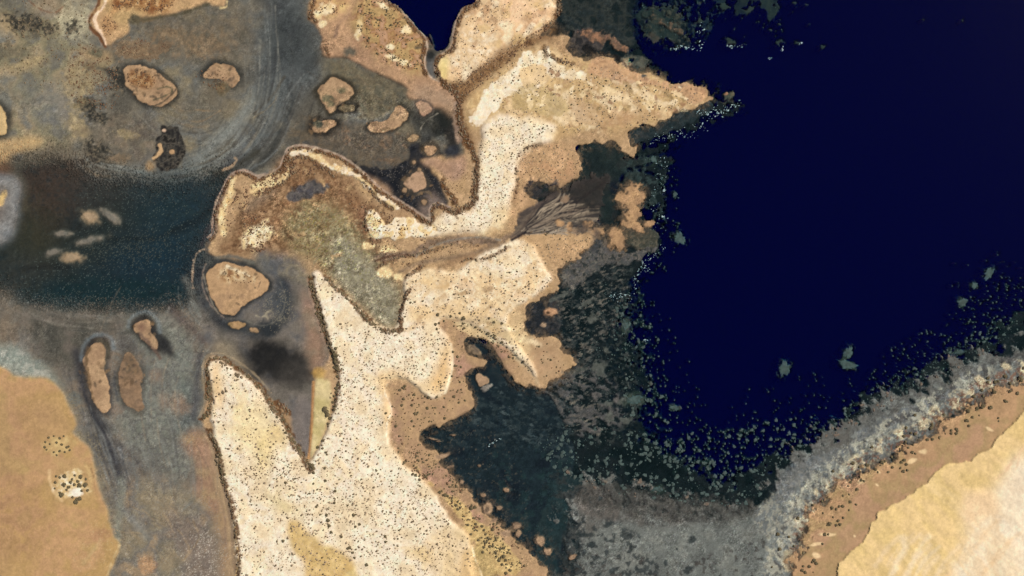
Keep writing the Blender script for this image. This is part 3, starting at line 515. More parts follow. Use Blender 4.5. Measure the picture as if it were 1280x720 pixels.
line(T(0,2,'480,258 520,262 545,300 540,350'), 7, (70, 62, 54), alpha=.75, soft=3); line(T(0,2,'440,300 428,350 430,420 450,500'), 4, (96, 80, 64), alpha=.7, soft=2)
area(T(0,2,'678,185 715,160 730,190 720,230 700,225'), [(112, 84, 70), (134, 100, 80)], soft=2, warp=1.5, alpha=.9)
line(T(0,2,'700,228 740,270 780,320 800,350'), 4, (104, 84, 74), alpha=.8, soft=2)
for pts in ('438,380 430,330 455,300', '440,400 450,470 470,560'): line(T(0,2,pts), 2.2, (112, 88, 62), alpha=.7)
line(T(0,2,'490,262 530,275 545,310 535,350 520,400'), 4, (84, 78, 66), alpha=.75, soft=2)
line(T(0,2,'405,360 410,300 450,245 510,225 560,250 568,300'), 3.5, (120, 130, 136), alpha=.6, soft=3)
line(T(0,2,'640,190 650,150 700,120 750,118 790,160 800,220'), 3.5, (124, 132, 134), alpha=.6, soft=3)
line(T(0,2,'575,420 570,470 590,560'), 3, (70, 72, 76), alpha=.7, soft=2)
islet('scrubby oval tan islet below the long northern sand spit', T(0,0,'612,335 680,322 760,342 825,385 868,425 888,468 860,505 790,530 740,528 700,505 655,455 625,400'), TAN, rim=(58, 55, 50), rimw=3, rs=2, cell=12)
area(T(0,0,'640,350 740,350 790,400 760,450 700,440 650,420'), [(128, 86, 54), (156, 116, 76), (180, 142, 100)], soft=2, warp=2, cell=4, con=1.7)
line(T(0,0,'790,445 840,430 870,450 830,480 770,500'), 2, (94, 88, 66), alpha=.85); line(T(0,0,'800,350 870,410 890,440 850,480 820,510 760,535'), 2.4, (66, 62, 52), alpha=.8)
islet('small rounded tan islet with a scrub patch, east of the oval one', T(0,0,'1018,362 1060,322 1110,314 1160,332 1196,372 1190,412 1160,446 1140,425 1100,400 1050,402 1015,395'), TAN, rim=(60, 60, 56), rimw=3, rs=2.5, dy=-1)
blob(277, 109, 9, 9, [(94, 86, 70), (120, 100, 72)], soft=.5, rag=.5)
islet('diamond shaped pale tan islet west of the crescent islet', T(1,0,'380,382 420,390 470,430 492,466 470,490 424,508 402,556 372,566 332,532 314,482 300,452 345,412'), TAN, rim=(70, 64, 54), rimw=3, rs=1.5)
islet('slim olive islet lying against the diamond shaped one', T(1,0,'420,524 470,515 500,530 480,555 430,560 414,545'), [(140, 120, 90), (104, 92, 72)], rim=(56, 52, 46), rimw=3, rs=1.5)
for x, y, r in ((428, 113, 5), (409, 124, 6), (414, 130, 5)): blob(x, y, r*1.1, r*.8, [(96, 90, 70), (130, 116, 86)], soft=.4, rag=.4)
islet('small dark ringed islet with a green pool below the diamond islet', T(1,0,'300,608 350,596 392,606 404,630 360,656 310,666 276,645 280,622'), TAN, rim=(48, 44, 40), rimw=4, rs=2)
blob(398, 156, 6, 5, [(78, 80, 70), (100, 98, 80)], soft=.4, rag=.3)
islet('crescent shaped tan islet in the northern mud bay', T(1,0,'700,532 742,530 766,570 742,610 700,642 650,662 590,662 552,640 562,608 604,600 656,612 682,572'), TAN, rim=(62, 58, 50), rimw=2.5, rs=1.5)
islet('triangular pinkish islet beside the black weed bed', T(1,0,'808,508 852,504 882,546 858,572 820,586 808,550'), [(180, 142, 116), (172, 140, 112)], rim=(104, 90, 80), rimw=1.5, rs=1.5)
islet('tiny tan islet at the weed bed edge', T(1,0,'752,692 800,668 822,684 806,702 758,712'), [(160, 132, 100)], rim=(90, 80, 66), rimw=2, rs=1.5)
islet('oval tan islet at the head of the black bay', T(1,1,'832,12 880,0 912,25 890,50 846,48'), [(180, 144, 110)], rim=(96, 86, 72), rimw=3, rs=1.5)
islet('largest islet within the black bay, lumpy and tan', T(1,1,'738,190 768,152 810,140 842,152 866,202 832,222 800,246 768,222 742,212'), [(186, 150, 120), (176, 142, 112)], rim=(84, 78, 70), rimw=2.5, rs=1.5)
for lab, x, y, r in (('small round islet touching the west of the lumpy black bay islet', 746, 230, 15), ('small round islet near the tip of the black bay', 845, 292, 17), ('tiny round islet just north of the lumpy bay islet', 815, 131, 10), ('round brown ringed islet northwest in the black bay', 788, 96, 14)):
    islet(lab, T(1,1,' '.join('%d,%d' % (x+r*math.cos(a*1.05), y+r*math.sin(a*1.05)) for a in range(6))), [(160, 130, 100)], rim=(84, 74, 62), rimw=1.5, rs=1, warp=.3)
line(T(1,1,'800,260 830,240 870,240 880,270'), 2.4, (112, 96, 78), alpha=.8)
islet('two lobed tan islet hugging the lagoon mouth beside the land', G('264,334 276,328 298,330 318,336 334,348 338,360 322,370 306,380 296,392 284,394 274,390 266,374 260,356 258,342'), [(180, 144, 106), (190, 152, 112), (170, 136, 102)], rim=(60, 62, 62), rimw=2.5, rs=1.5)
area(G('272,336 296,334 318,345 322,352 300,350 284,358 276,348'), [(146, 106, 72), (190, 154, 110), (232, 204, 160)], soft=2, warp=2, cell=5)
line(G('284,333 300,340 312,345'), 2.4, (244, 222, 184), alpha=.9)
islet('brown scrubby islet just south of the two lobed islet', T(0,2,'1140,180 1180,162 1225,168 1230,188 1190,206 1155,205'), [(142, 116, 80), (176, 140, 100)], rim=(58, 60, 62), rimw=2, rs=1.5)
islet('tiny tan islet east of the brown scrubby islet', T(0,2,'1245,200 1280,195 1300,210 1280,225 1250,220'), [(160, 130, 98)], rim=(66, 66, 64), rimw=1.5, rs=1.5)
islet('tan shore fragment at the far west edge of the mud', T(0,0,'-60,515 0,520 25,540 38,590 25,640 45,665 -60,675'), [(196, 164, 116), (206, 174, 124)], rim=(72, 70, 62), rimw=4, rs=2, dx=2)
for (x, y, R_, n) in ((184,106,26,26), (277,98,20,20), (100,98,16,10), (420,118,20,12), (398,157,16,8), (482,150,24,10), (118,470,20,14), (165,470,16,16), (183,410,16,8), (300,360,34,14), (516,232,22,10), (537,188,10,4)):
    for k in range(n):
        a_ = R3.random()*6.28; q_ = R_*R3.uniform(.45, 1.05)
        blob(x+q_*math.cos(a_), y+q_*math.sin(a_)*.8, R3.uniform(1, 4), R3.uniform(.8, 2.2), R3.choice([(84, 66, 48), (104, 86, 66), (66, 60, 52), (140, 112, 82)]), ang=R3.uniform(0, 180), soft=.6, rag=.6, alpha=.6, seed=k, ragcell=3)
# dark rock pile
area(G('196,166 206,152 216,158 226,164 234,176 234,192 226,208 212,214 200,214 192,206 194,186'), [(42, 40, 40), (60, 58, 54), (84, 78, 70), (38, 36, 34)], soft=2.5, warp=3, rag=.3, cell=5, con=1.7)
line(G('200,182 202,188 198,194 192,198'), 4, (206, 170, 128), alpha=.9); blob(215, 190, 3, 3, (186, 150, 112)); blob(205, 163, 2.5, 2, (206, 176, 150)); blob(188, 207, 6, 7, (150, 126, 96), soft=.6)
area(G('275,206 284,196 300,186 310,180 302,196 290,210 278,214'), [(72, 74, 76), (90, 92, 92)], soft=3, warp=2, alpha=.85)
line(G('278,212 290,208 297,200 294,198'), 2.6, (166, 142, 116), alpha=.85)
# lagoon shoals
for lab, x, y, rx, ry, a in (('northwest shoal of pale sand in the dark lagoon, brightest of them', 112, 271, 11, 7, -25), ('tapering grey shoal trailing south east in the dark lagoon', 137, 270, 13, 5, -35), ('narrow grey shoal west of the middle of the dark lagoon', 79, 292, 10, 3.5, 3), ('long slanting grey shoal in the dark lagoon', 112, 300, 17, 4, 15), ('small teardrop shoal at the south west of the lagoon group', 66, 315, 9, 4, 18), ('oval tan shoal, southmost in the dark lagoon', 89, 322, 13, 5.5, 0)):
    z = 20+len(ISLES); ISLES[z] = lab
    tan = x in (112, 89) and ry > 5
    blob(x, y, rx*1.25, ry*1.5, (78, 76, 68), ang=a, soft=.6, rag=.3, alpha=.8)
    blob(x, y, rx, ry, [(158, 136, 108), (178, 150, 118)] if tan else [(128, 118, 104), (112, 108, 98)], ang=a, soft=.5, rag=.3, h=.12, zone=z)

# --- shore rims of dark scrub
RIMS = []
DK = [(84, 58, 36), (112, 78, 50), (70, 50, 32)]
def rim(pts, width, jit=1.5, n=1.0, alpha=.85, tall=1.0):
    line(pts, width+.9, DK, alpha=min(1, alpha+.1), soft=1.6, jit=jit*1.9, cell=3, seed=len(RIMS)+30)
    RIMS.append((smooth(pts, False, 2), width, n, tall))
rim(RIMA[:13], 2.6); rim(RIMA[12:20], 3.2); rim(RIMA[19:], 4.2)
rim(T(1,1,'835,385 880,395 890,360 878,330 900,300 930,318 965,335 1000,350 1004,300 975,260 940,210 935,180'), 4.4)
rim(T(1,1,'1000,350 1060,320 1095,285 1085,240 1100,190 1108,130 1104,90 1085,40 1065,0'), 7)
rim(T(1,0,'1060,720 1030,650 1015,600 1012,540 1020,490 990,450 940,430'), 7)
rim(T(1,0,'1125,-20 1118,25 1060,40 1030,70 1005,120 997,180 985,245 965,262 918,285 900,330 912,375 940,412'), 3.8)
rim(T(1,0,'600,-30 660,10 715,45 750,90 790,140 840,185 846,235 832,275 836,340 850,370'), 3.4)
rim(T(1,0,'300,-10 275,40 265,90 300,100'), 3)
rim(T(1,0,'340,210 345,250 365,275'), 2)
rim(G('389,348 392,366 398,386 404,408 412,428 419,446 422,462'), 6, tall=1.3); rim(G('422,462 426,480 420,500 416,512'), 3.4, alpha=.4)
rim(G('407,348 424,362 442,380 458,398 472,410 488,414 500,412'), 4.4, tall=1.2); rim(G('502,414 500,398 504,380 512,362'), 4)
rim(G('257,500 262,478 258,458 264,446 280,448 300,462 320,477 332,494'), 3, tall=1.2); rim(G('332,496 342,510 352,520 360,540 372,560 384,578 390,588'), 5, tall=1.3)
rim(G('345,504 354,508 360,516'), 6)
rim(G('252,524 262,516 264,500 260,480'), 4.5, tall=1.2)
rim(T(0,3,'1045,0 1080,50 1095,120 1105,180 1125,250'), 5.5, tall=1.2); rim(T(0,3,'1125,250 1150,330 1170,400 1185,470 1190,560 1200,640 1190,720'), 4)
line(T(0,3,'1100,220 1140,300 1165,400 1178,480 1186,560 1200,640 1180,720'), 1.4, (206, 172, 120), alpha=.8)
rim(G('360,202 372,196 388,198 398,208 410,212 418,222'), 4, alpha=.6); rim(G('332,240 348,232 364,222 366,206'), 4.5, alpha=.6)
rim(G('455,228 464,242 476,252 490,262'), 2.6, alpha=.7); rim(G('458,262 456,276 460,290 466,304'), 3, alpha=.5)
rim(G('470,336 484,326 500,320 520,318 560,308 572,302'), 2.6, alpha=.5); rim(G('507,346 520,338 530,332'), 3.4, alpha=.7)
rim(G('575,330 584,322 600,325 620,320 635,308'), 2.4, alpha=.5)
rim(G('646,200 650,190 660,184 676,180'), 2.4, alpha=.4); rim(G('644,210 648,230 642,250'), 2.2, alpha=.4)
rim(G('698,-10 700,8 694,24 682,36'), 4); rim(G('680,58 684,70 700,76 716,80'), 5, alpha=.6)

for P_ in (SPIT, G('550,95 580,15 600,0 695,-10 690,30 590,95'), G('600,110 640,75 690,60 888,118 800,158 640,150'), G('600,158 640,142 692,160 643,230 632,285 560,292 520,285 596,240')):
    speck(P_, .16, [(196, 164, 128), (222, 190, 150), (176, 146, 112)], alpha=.55, seed=int(P_[0][0]), patch=9)
PALE = [(186, 162, 144), (160, 138, 122), (198, 176, 152)]
def palerim(pts, off, width=2.0, alpha=.85, cols=PALE):
    p = smooth(pts, False, 2); d = np.gradient(p, axis=0); d /= np.maximum(1e-6, np.hypot(*d.T))[:, None]
    q = p+np.stack([d[:, 1], -d[:, 0]], 1)*off
    line([tuple(v) for v in q[::3]], width, cols, alpha=alpha, soft=.9, jit=.8, seed=int(p[0, 0]))
palerim(RIMA, 4.0); palerim(T(1,1,'850,388 880,395 890,360 878,330 900,300 930,318 965,335'), 4.5, 2)
palerim(T(1,0,'600,-30 660,10 715,45 750,90 790,140 840,185 846,235'), 3.4, 1.6)
palerim(G('250,524 258,512 260,500 258,478 254,458 262,442 280,444 300,457 320,472 334,490'), 3.2, 2.2, .7, [(168, 150, 124), (146, 128, 104)])
palerim(G('260,540 268,556 275,580 280,607 287,635 292,665 292,700 297,720'), -4.5, 3, .5, [(176, 150, 116)])
palerim(G('389,348 392,366 398,386 404,408 412,430'), -5, 2.4, .6, [(160, 132, 112)])
palerim(T(0,0,'490,30 460,75 442,110 460,150 500,180 525,232'), -3, 1.4, .5)
palerim(G('258,342 262,360 268,376 276,390'), -4, 1.6, .6, [(150, 140, 124)]); palerim(G('285,394 270,384 258,362 256,344 262,332'), 5, 1.4, .4)
line(G('300,398 330,410 352,396 358,372 350,352'), 2, [(120, 116, 106)], alpha=.5, soft=1.5)
# --- tidal channels through the land
CH = [(110, 92, 80), (132, 108, 88), (92, 78, 68)]
line(G('470,322 490,320 515,318 530,308 552,300 580,300 606,302 626,300 645,292 665,282'), 8, CH, alpha=.85, soft=3, seed=41, jit=3)
line(G('500,340 520,330 545,324 570,322 600,314 625,304'), 5, [(150, 124, 98), (118, 98, 80)], alpha=.75, soft=2.5, seed=42)
line(G('520,320 545,305 575,298 600,296 625,300'), 2.2, (136, 126, 112), alpha=.7); line(G('470,326 486,320 508,318'), 2, (88, 62, 48), alpha=.8)
line(G('590,320 575,324 560,330 548,338'), 8, [(142, 108, 80)], alpha=.5, soft=4)
area(G('640,290 650,272 662,258 676,248 700,238 726,226 745,215 760,220 755,250 748,275 735,288 710,280 690,278 660,292 645,300'), [(98, 86, 78), (74, 66, 62), (116, 102, 88)], soft=6, warp=5, rag=.3, cell=10, seed=45, ang=-.5, sx=3, h=.12, zone=Z_MUD)
line(G('640,300 658,290 678,276 696,268 716,256 738,240 756,228'), 3, (66, 56, 54), alpha=.9, soft=1.4, seed=46, jit=.6)
line(G('640,296 655,284 668,262 680,250'), 2.4, (84, 72, 66), alpha=.8)
R2 = random.Random(5)
area(G('694,236 730,216 762,208 778,240 758,288 742,268 720,252'), [(46, 46, 46), (36, 38, 38), (64, 58, 54)], soft=6, warp=5, cell=6, alpha=.9)
line(G('640,300 658,290 678,276 696,268 716,256 738,240 756,228'), 2.6, (40, 34, 36), alpha=.9, soft=1.4, seed=46, jit=.6)
for k in range(150):
    a0 = math.radians(6+R2.random()*58); s = G('648,294')[0]
    d0 = R2.uniform(8, 50); L = R2.uniform(20, 62); p = []; wb = R2.uniform(-.16, .16)
    for t in range(5):
        d = d0+L*t/4; a = a0*(1-.002*d)+.06*math.sin(1.3*t+k)+wb*(t/4)**2
        p.append((s[0]+d*math.cos(a), s[1]-d*math.sin(a)*.75))
    if p[-1][0] > 772 or p[-1][1] < 216: continue
    c = R2.choice([(166, 150, 130), (46, 42, 44), (140, 124, 108), (56, 50, 50), (172, 154, 132), (40, 38, 42)])
    line(p, R2.uniform(.9, 2.2), c, alpha=.75 if p[-1][0] < 745 else .4, soft=.9, jit=.4)
for k in range(16):
    y = 262+k*1.6; x0 = 700+R2.uniform(0, 14)
    line([(x0, 284-k*.8), (x0+18, y+R2.uniform(-2, 2)), (x0+42, y+R2.uniform(-3, 1))], R2.uniform(.9, 2), R2.choice([(146, 132, 114), (62, 58, 56), (120, 108, 94)]), alpha=.6, soft=.9, jit=.4)

# --- shelf under shallow sea
SH = G('700,-40 905,-40 915,0 880,30 900,50 840,62 812,52 800,60 806,78 850,92 884,106')
SEAOK = (ZN == Z_SEA) | (ZN == Z_SHALLOW)
def seapatch(pts, col, soft=3, warp=4, rag=.3, alpha=1.0, cell=8, seed=160, h=None, ang=0, sx=1.0, ragcell=8, con=1.6, zone=None, hard=None, ragang=0, ragsx=1.0, stip=0.0):
    p = smooth(pts); s = box(p, warp*2+soft*3+4); keepC = COLR[s].copy(); keepH = HT[s].copy(); keepZ = ZN[s].copy()
    sl, m = area(pts, col, soft=soft, warp=warp, rag=rag, alpha=alpha, cell=cell, seed=seed, h=h, ang=ang, sx=sx, ragcell=ragcell, con=con, zone=zone, hard=hard, ragang=ragang, ragsx=ragsx, stip=stip)
    ok = SEAOK[s]
    COLR[s] = np.where(ok[..., None], COLR[s], keepC); HT[s] = np.where(ok, HT[s], keepH); ZN[s] = np.where(ok, ZN[s], keepZ)
def mottle(pts, col, cover, cell=5, alpha=.6, seed=1, ang=0, sx=1.0, soft=8, h=None, sharp=.06):
    p = smooth(pts); sl = box(p, soft*3); m = blur(fill(p, sl).astype(np.float32), soft)
    f = fbm(cell, seed, 3, sl, ang, sx); t = np.quantile(f, 1-cover)
    a = sstep(t-sharp-.05, t+sharp+.05, f+.13*STP[sl])*sstep(.08, .55, m)*SEAOK[sl]*alpha
    COLR[sl] = COLR[sl]*(1-a[..., None])+colour(col, sl, 6, seed)*a[..., None]
    if h is not None: HT[sl] = HT[sl]*(1-a)+h*a
# north shelf
seapatch(G('700,-40 778,-40 782,20 800,55 788,68 770,50 740,36 712,40 700,20'), [(40, 46, 46), (54, 56, 52), (28, 36, 36)], cell=9, h=-1.2, stip=.4, soft=5)
seapatch(G('700,50 716,38 745,36 760,44 752,60 735,66 728,76 716,76 706,58'), [(58, 54, 54), (82, 74, 68), (44, 42, 42)], cell=9, h=-.4)
seapatch(G('736,50 752,66 770,64 786,84 778,84 762,74 746,70 730,74 724,60'), [(26, 26, 26), (40, 36, 34)], h=-.6)
seapatch(G('722,42 740,38 754,42 770,50 782,58 788,66 776,66 760,52 744,50 730,48'), [(150, 112, 86), (96, 80, 66), (120, 92, 76)], rag=.45, cell=4, h=-.1, soft=2)
seapatch(G('772,68 790,66 806,74 814,86 796,90 780,84'), [(60, 66, 62), (96, 92, 80)], rag=.5, cell=5)
blob(787, 74, 6, 3, (138, 120, 96), rag=.5); blob(784, 80, 6, 3, (150, 128, 104), rag=.4); blob(806, 95, 5, 2, (96, 92, 84), rag=.5)
seapatch(G('800,18 812,4 830,2 845,14 858,26 866,40 868,52 840,60 815,58 806,46 798,30'), [(44, 54, 50), (58, 62, 54), (26, 36, 38), (40, 48, 46)], rag=.6, cell=5, h=-1, stip=.5, soft=5, hard=.25)
mottle(G('792,-30 905,-30 890,40 872,64 812,60 790,40'), [(20, 30, 34), (14, 22, 30)], .38, cell=7, seed=36, alpha=.85, soft=4, h=-3)
mottle(G('800,-30 900,-30 880,60 812,58'), [(84, 80, 68), (70, 76, 68)], .14, cell=4, seed=37, alpha=.7, soft=4)
seapatch(G('812,18 822,16 835,30 850,34 860,42 850,44 834,38 820,30'), [(112, 90, 72), (60, 62, 54)], rag=.5, cell=4, soft=2, h=-.4)
seapatch(G('808,42 820,40 830,48 826,56 812,54'), [(72, 68, 60), (60, 62, 56)], rag=.5, cell=4, soft=2)
mottle(G('780,-30 920,-30 900,30 870,50 800,40'), [(36, 50, 50), (46, 56, 52)], .35, cell=9, seed=21, alpha=.8, h=-2, soft=4)
for x, y, rx, ry, a in ((948,-6,14,6,-20), (960,4,5,14,25), (966,16,6,8,-40), (975,52,6,4,20), (995,3,8,3,0), (1010,5,4,2,0), (913,53,9,5,-35), (875,25,4,3,0), (905,8,9,5,0), (976,30,3,2,0), (1028,58,4,3,30), (997,53,4,3,0), (1014,29,3,1.5,0), (938,12,9,4,40), (1155,24,2.5,1.5,0), (1204,25,1.6,1.6,0), (962,36,4,3,0)):
    blob(x, y, rx, ry, [(44, 58, 54), (62, 70, 60)], ang=a, soft=.5, rag=.6, alpha=.85, seed=int(x), h=-1.5, ragcell=4)
seapatch(G('880,-40 985,-40 968,0 975,20 966,30 955,12 940,4 925,20 915,0'), [(30, 42, 46), (44, 54, 50)], rag=.5, cell=6, alpha=.8, ragcell=6, h=-2)
# headland isle and its apron
seapatch(G('850,110 872,108 890,120 886,138 862,142 846,134'), [(70, 72, 70), (96, 86, 76)], rag=.3, h=-.5)
blob(910, 120, 8, 9, [(96, 90, 72), (70, 76, 68)], ang=-50, soft=.4, rag=.35, h=-.2, zone=Z_SHALLOW); blob(907, 116, 4, 3, (166, 124, 96))
seapatch(G('780,166 800,160 850,144 890,128 895,138 860,156 820,170 800,184 790,180'), [(44, 52, 54), (34, 44, 46), (56, 60, 60)], rag=.2, h=-1)
# black bay below the headland
seapatch(G('720,180 745,174 768,176 790,196 800,200 815,196 800,230 790,226 775,235 770,270 765,285 748,280 742,250 724,230 700,236 680,240 660,246 656,232 680,226 712,228 728,218 720,205'), [(30, 38, 38), (36, 44, 42), (44, 48, 46)], rag=.15, h=-1.2, cell=14)
blob(668, 236, 11, 10, [(46, 44, 46), (60, 56, 56)], soft=.4, rag=.5, ragcell=4); blob(692, 232, 8, 6, (66, 62, 62), soft=.5, rag=.5)
line(G('672,245 700,240 730,228 750,224'), 6, (60, 54, 52), alpha=.8, soft=3)
area(G('712,236 735,226 756,216 762,232 750,250 730,256 716,250'), [(50, 46, 44), (36, 38, 38)], soft=6, warp=5, alpha=.75)
for pts in ('776,226 780,216 790,210 806,207 820,202', '780,198 796,197 812,196 830,192', '790,214 804,212 815,218 826,222'): line(G(pts), 3, (6, 12, 32), alpha=.85, soft=1.5, h=-6)
blob(768, 234, 6, 9, (16, 22, 34), alpha=.8, soft=.5)
# tan reef flats off the fan
for x, y, rx, ry, a, cc in ((790,246,13,16,-10,0), (792,268,9,10,0,0), (777,248,8,6,0,0), (772,300,10,15,0,0), (768,292,7,8,0,0), (748,290,9,6,0,0), (735,281,6,5,0,0), (712,283,5,5,0,0), (700,279,6,4,0,0), (796,283,9,5,-30,0), (813,280,6,5,0,0), (785,280,8,5,0,0), (728,288,5,4,0,1), (720,291,4,4,0,1), (706,249,4,4,0,1)):
    blob(x, y, rx, ry, [(190, 150, 108), (168, 132, 98)] if not cc else [(150, 124, 100)], ang=a, soft=.35, rag=.45, h=.2, zone=Z_LAND, seed=int(x+y), ragcell=5)
blob(729, 284, 14, 9, (52, 50, 50), soft=.4, rag=.5, alpha=.75, ragcell=4)
SEAOK = (ZN == Z_SEA) | (ZN == Z_SHALLOW)
seapatch(G('698,340 710,328 728,320 742,306 748,296 762,310 785,318 806,306 820,300 826,310 800,326 780,330 760,330 740,344 720,352 700,366'), [(92, 88, 86), (72, 72, 70), (112, 104, 96), (52, 56, 54)], rag=.3, cell=4, h=-.4, con=1.9)
seapatch(G('774,286 800,280 822,286 828,300 815,310 790,312 778,305'), [(78, 76, 66), (60, 62, 54), (96, 88, 74)], rag=.3, cell=4, h=-.5)
blob(745, 302, 6, 20, (56, 60, 64), soft=.6, rag=.3, alpha=.7, ang=-5)
mottle(G('780,195 830,195 832,262 815,275 800,240 785,225'), [(70, 76, 72), (52, 66, 64)], .3, cell=6, seed=22, alpha=.7, h=-1)
# south shelf
seapatch(G('658,384 690,366 700,372 700,420 688,420 664,418 656,404'), [(40, 42, 46), (32, 36, 40), (60, 58, 58)], rag=.2, h=-.8, cell=8)
blob(688, 390, 8, 5, [(196, 150, 112), (176, 136, 104)], soft=.35, rag=.3, h=.15, zone=Z_LAND); blob(680, 406, 4, 3, (150, 124, 100), rag=.5); blob(685, 391, 2.5, 2, (84, 62, 44))
mottle(G('690,345 740,320 800,330 790,420 800,480 790,540 740,560 700,500 715,450 700,400'), [(50, 58, 56), (84, 84, 80)], .30, cell=3.2, seed=23, alpha=.6, h=-1.0, ang=.3, sx=1.6)
mottle(G('700,480 715,460 740,460 770,480 790,520 760,540 700,545 650,530 640,500 680,490'), [(96, 92, 90), (80, 78, 76), (116, 108, 102)], .42, cell=5, seed=24, alpha=.85, ang=.35, sx=1.8, h=-.6)
mottle(G('640,500 690,490 700,520 650,530'), [(140, 128, 116), (112, 104, 98)], .25, cell=6, seed=25, alpha=.8, ang=.35, sx=2.4, h=-.4)
mottle(G('690,345 740,322 790,340 780,400 740,430 720,480 760,520 700,545 640,520 640,490 700,480 720,450 700,420 704,370'), [(112, 104, 94), (92, 88, 82), (134, 124, 110)], .20, cell=2.6, seed=38, alpha=.8, ang=-.35, sx=2.6, h=-.5, sharp=.05)
mottle(G('760,360 800,345 812,420 820,500 840,560 780,560 760,470'), [(14, 26, 30), (10, 20, 28)], .4, cell=4, seed=39, alpha=.8, h=-2.5)
for x, y, rx, ry, a in ((745,458,4,8,-15), (752,461,5,10,-10), (782,407,5,8,0), (742,398,8,5,10), (758,438,5,4,-30), (718,464,12,3,8), (793,500,10,6,0), (783,502,8,5,0), (762,505,6,3,0), (735,378,9,3,30), (700,370,14,2.5,25), (846,510,6,3,0), (815,480,3,3,0), (762,523,5,6,0), (783,525,8,3.5,0)):
    blob(x, y, rx, ry, [(98, 98, 90), (78, 80, 74)], ang=a, soft=.35, rag=.6, alpha=.9, seed=int(x), h=-.9, ragcell=4)
# dark tongue in the south
seapatch(G('575,420 588,418 606,428 622,440 636,462 646,480 660,488 690,492 700,520 720,560 716,600 700,640 705,700 690,780 660,780 660,700 625,650 597,630 560,590 545,575 560,566 523,548 526,538 560,528 598,508 584,480 582,465 606,458 592,447'),
         [(28, 36, 40), (34, 44, 48), (26, 32, 38)], rag=.08, h=-2, cell=26, con=1.2, soft=2, warp=2)
seapatch(G('588,428 598,432 604,440 596,446 586,440 582,432'), [(150, 126, 98), (112, 96, 80)], rag=.3, h=.05, soft=2, warp=2)
seapatch(G('592,466 608,470 612,478 602,486 597,484'), [(160, 130, 102), (180, 146, 114)], rag=.2, h=.1, soft=1.5, warp=1.5)
seapatch(G('600,484 612,480 618,484 610,492 602,494'), [(160, 150, 138), (110, 104, 98)], rag=.4, h=-.1, soft=1, warp=2)
mottle(G('606,480 700,486 720,560 690,580 640,540 580,530'), [(60, 72, 74), (84, 90, 88)], .10, cell=4, seed=26, alpha=.7, ang=.3, sx=2)
mottle(G('570,500 600,500 640,490 720,500 720,560 600,560 530,545'), [(58, 66, 66), (44, 52, 54)], .25, cell=3, seed=40, alpha=.7, ang=.3, sx=2)
mottle(G('530,530 600,520 660,600 660,700 620,650 560,590'), [(70, 74, 70), (96, 84, 70)], .05, cell=3, seed=41, alpha=.8)
mottle(G('620,560 720,560 720,640 690,690 640,650 600,590'), [(42, 62, 60), (38, 50, 52)], .3, cell=9, seed=27, alpha=.5)
seapatch(G('710,590 740,606 720,640 696,680 700,730 675,730 668,660 690,610'), [(34, 50, 52), (44, 56, 56)], rag=.1, alpha=.8, h=-1.6)
# islets in the dark tongue
for x, y, rx, ry, a in ((553,570,8,3,15),(562,584,4,2,20),(577,603,3,2.5,0),(604,619,3,2.5,0),(609,636,5,7,-15),(624,635,3,2.5,0),(633,613,3.5,2.5,-20),(599,582,2,1.5,0),(618,650,5,3,20),(632,667,7,4,-10),(646,657,6,5,0),(648,668,3,6,-10),(675,676,6,6,-50),(684,690,4,5,0),(715,697,7,3,30),(598,636,3,3,0),(542,549,6,1.6,-10),(548,552,4,1.2,0),(566,544,4,1,0)):
    blob(x, y, rx, ry, [(176, 144, 112), (150, 122, 98)], ang=a, soft=.35, rag=.35, h=.2, zone=Z_LAND, seed=int(x))
blob(609, 637, 2.5, 3.5, (92, 78, 64), ang=-15, alpha=.8)
SEAOK = (ZN == Z_SEA) | (ZN == Z_SHALLOW)
# grey shallow flat of the south east
GREYF = G('714,606 722,598 745,600 765,606 770,620 790,620 800,615 812,620 826,618 840,626 852,624 870,632 890,636 905,630 920,640 930,634 945,630 945,650 960,636 968,622 970,596 985,578 1000,560 1016,552 1036,542 1052,526 1076,512 1098,498 1120,494 1140,488 1162,476 1190,462 1200,448 1216,442 1240,434 1262,442 1290,430 1340,410 1340,470 1280,478 1230,496 1180,526 1140,556 1090,586 1050,606 1020,632 1004,660 992,700 985,780 690,780 700,720 716,690 708,676 722,655 712,640 700,650 694,636 712,630')
seapatch(GREYF, [(98, 94, 88), (112, 110, 104), (90, 88, 84), (122, 122, 116)], rag=.7, cell=10, h=-.5, soft=8, warp=9, seed=171, con=1.5, ragcell=7, ragang=.9, ragsx=1.8, hard=.28, stip=.5)
seapatch(G('735,665 780,650 840,660 900,650 950,640 985,600 1010,580 1040,570 1010,620 985,670 975,780 720,780 716,700'), [(106, 108, 103), (118, 120, 114), (126, 126, 118)], rag=.1, cell=16, h=-.3, soft=10, alpha=.8)
seapatch(G('715,605 760,606 780,640 770,655 740,650 720,640'), [(112, 102, 94), (94, 88, 82)], rag=.1, soft=7, cell=4, alpha=.7)
seapatch(G('704,600 760,606 800,612 900,626 960,622 950,650 860,650 770,640 720,632 700,620'), [(62, 60, 56), (80, 76, 70)], soft=10, warp=6, rag=.2, alpha=.65, stip=.6, cell=8)
seapatch(G('694,600 716,600 728,640 724,700 716,760 690,760 700,700 712,650'), [(36, 44, 46), (58, 60, 58)], soft=10, warp=9, rag=.6, alpha=.8, stip=.5, cell=6)
mottle(G('706,640 760,650 830,690 820,730 700,740'), [(52, 58, 58), (42, 48, 50)], .22, cell=7, seed=28, alpha=.8)
mottle(G('700,690 780,700 900,700 980,660 980,730 700,740'), [(74, 66, 60), (60, 58, 56)], .16, cell=5, seed=29, alpha=.75)
mottle(G('720,610 940,620 930,660 740,650'), [(60, 60, 58), (76, 74, 70)], .3, cell=3, seed=30, alpha=.5)
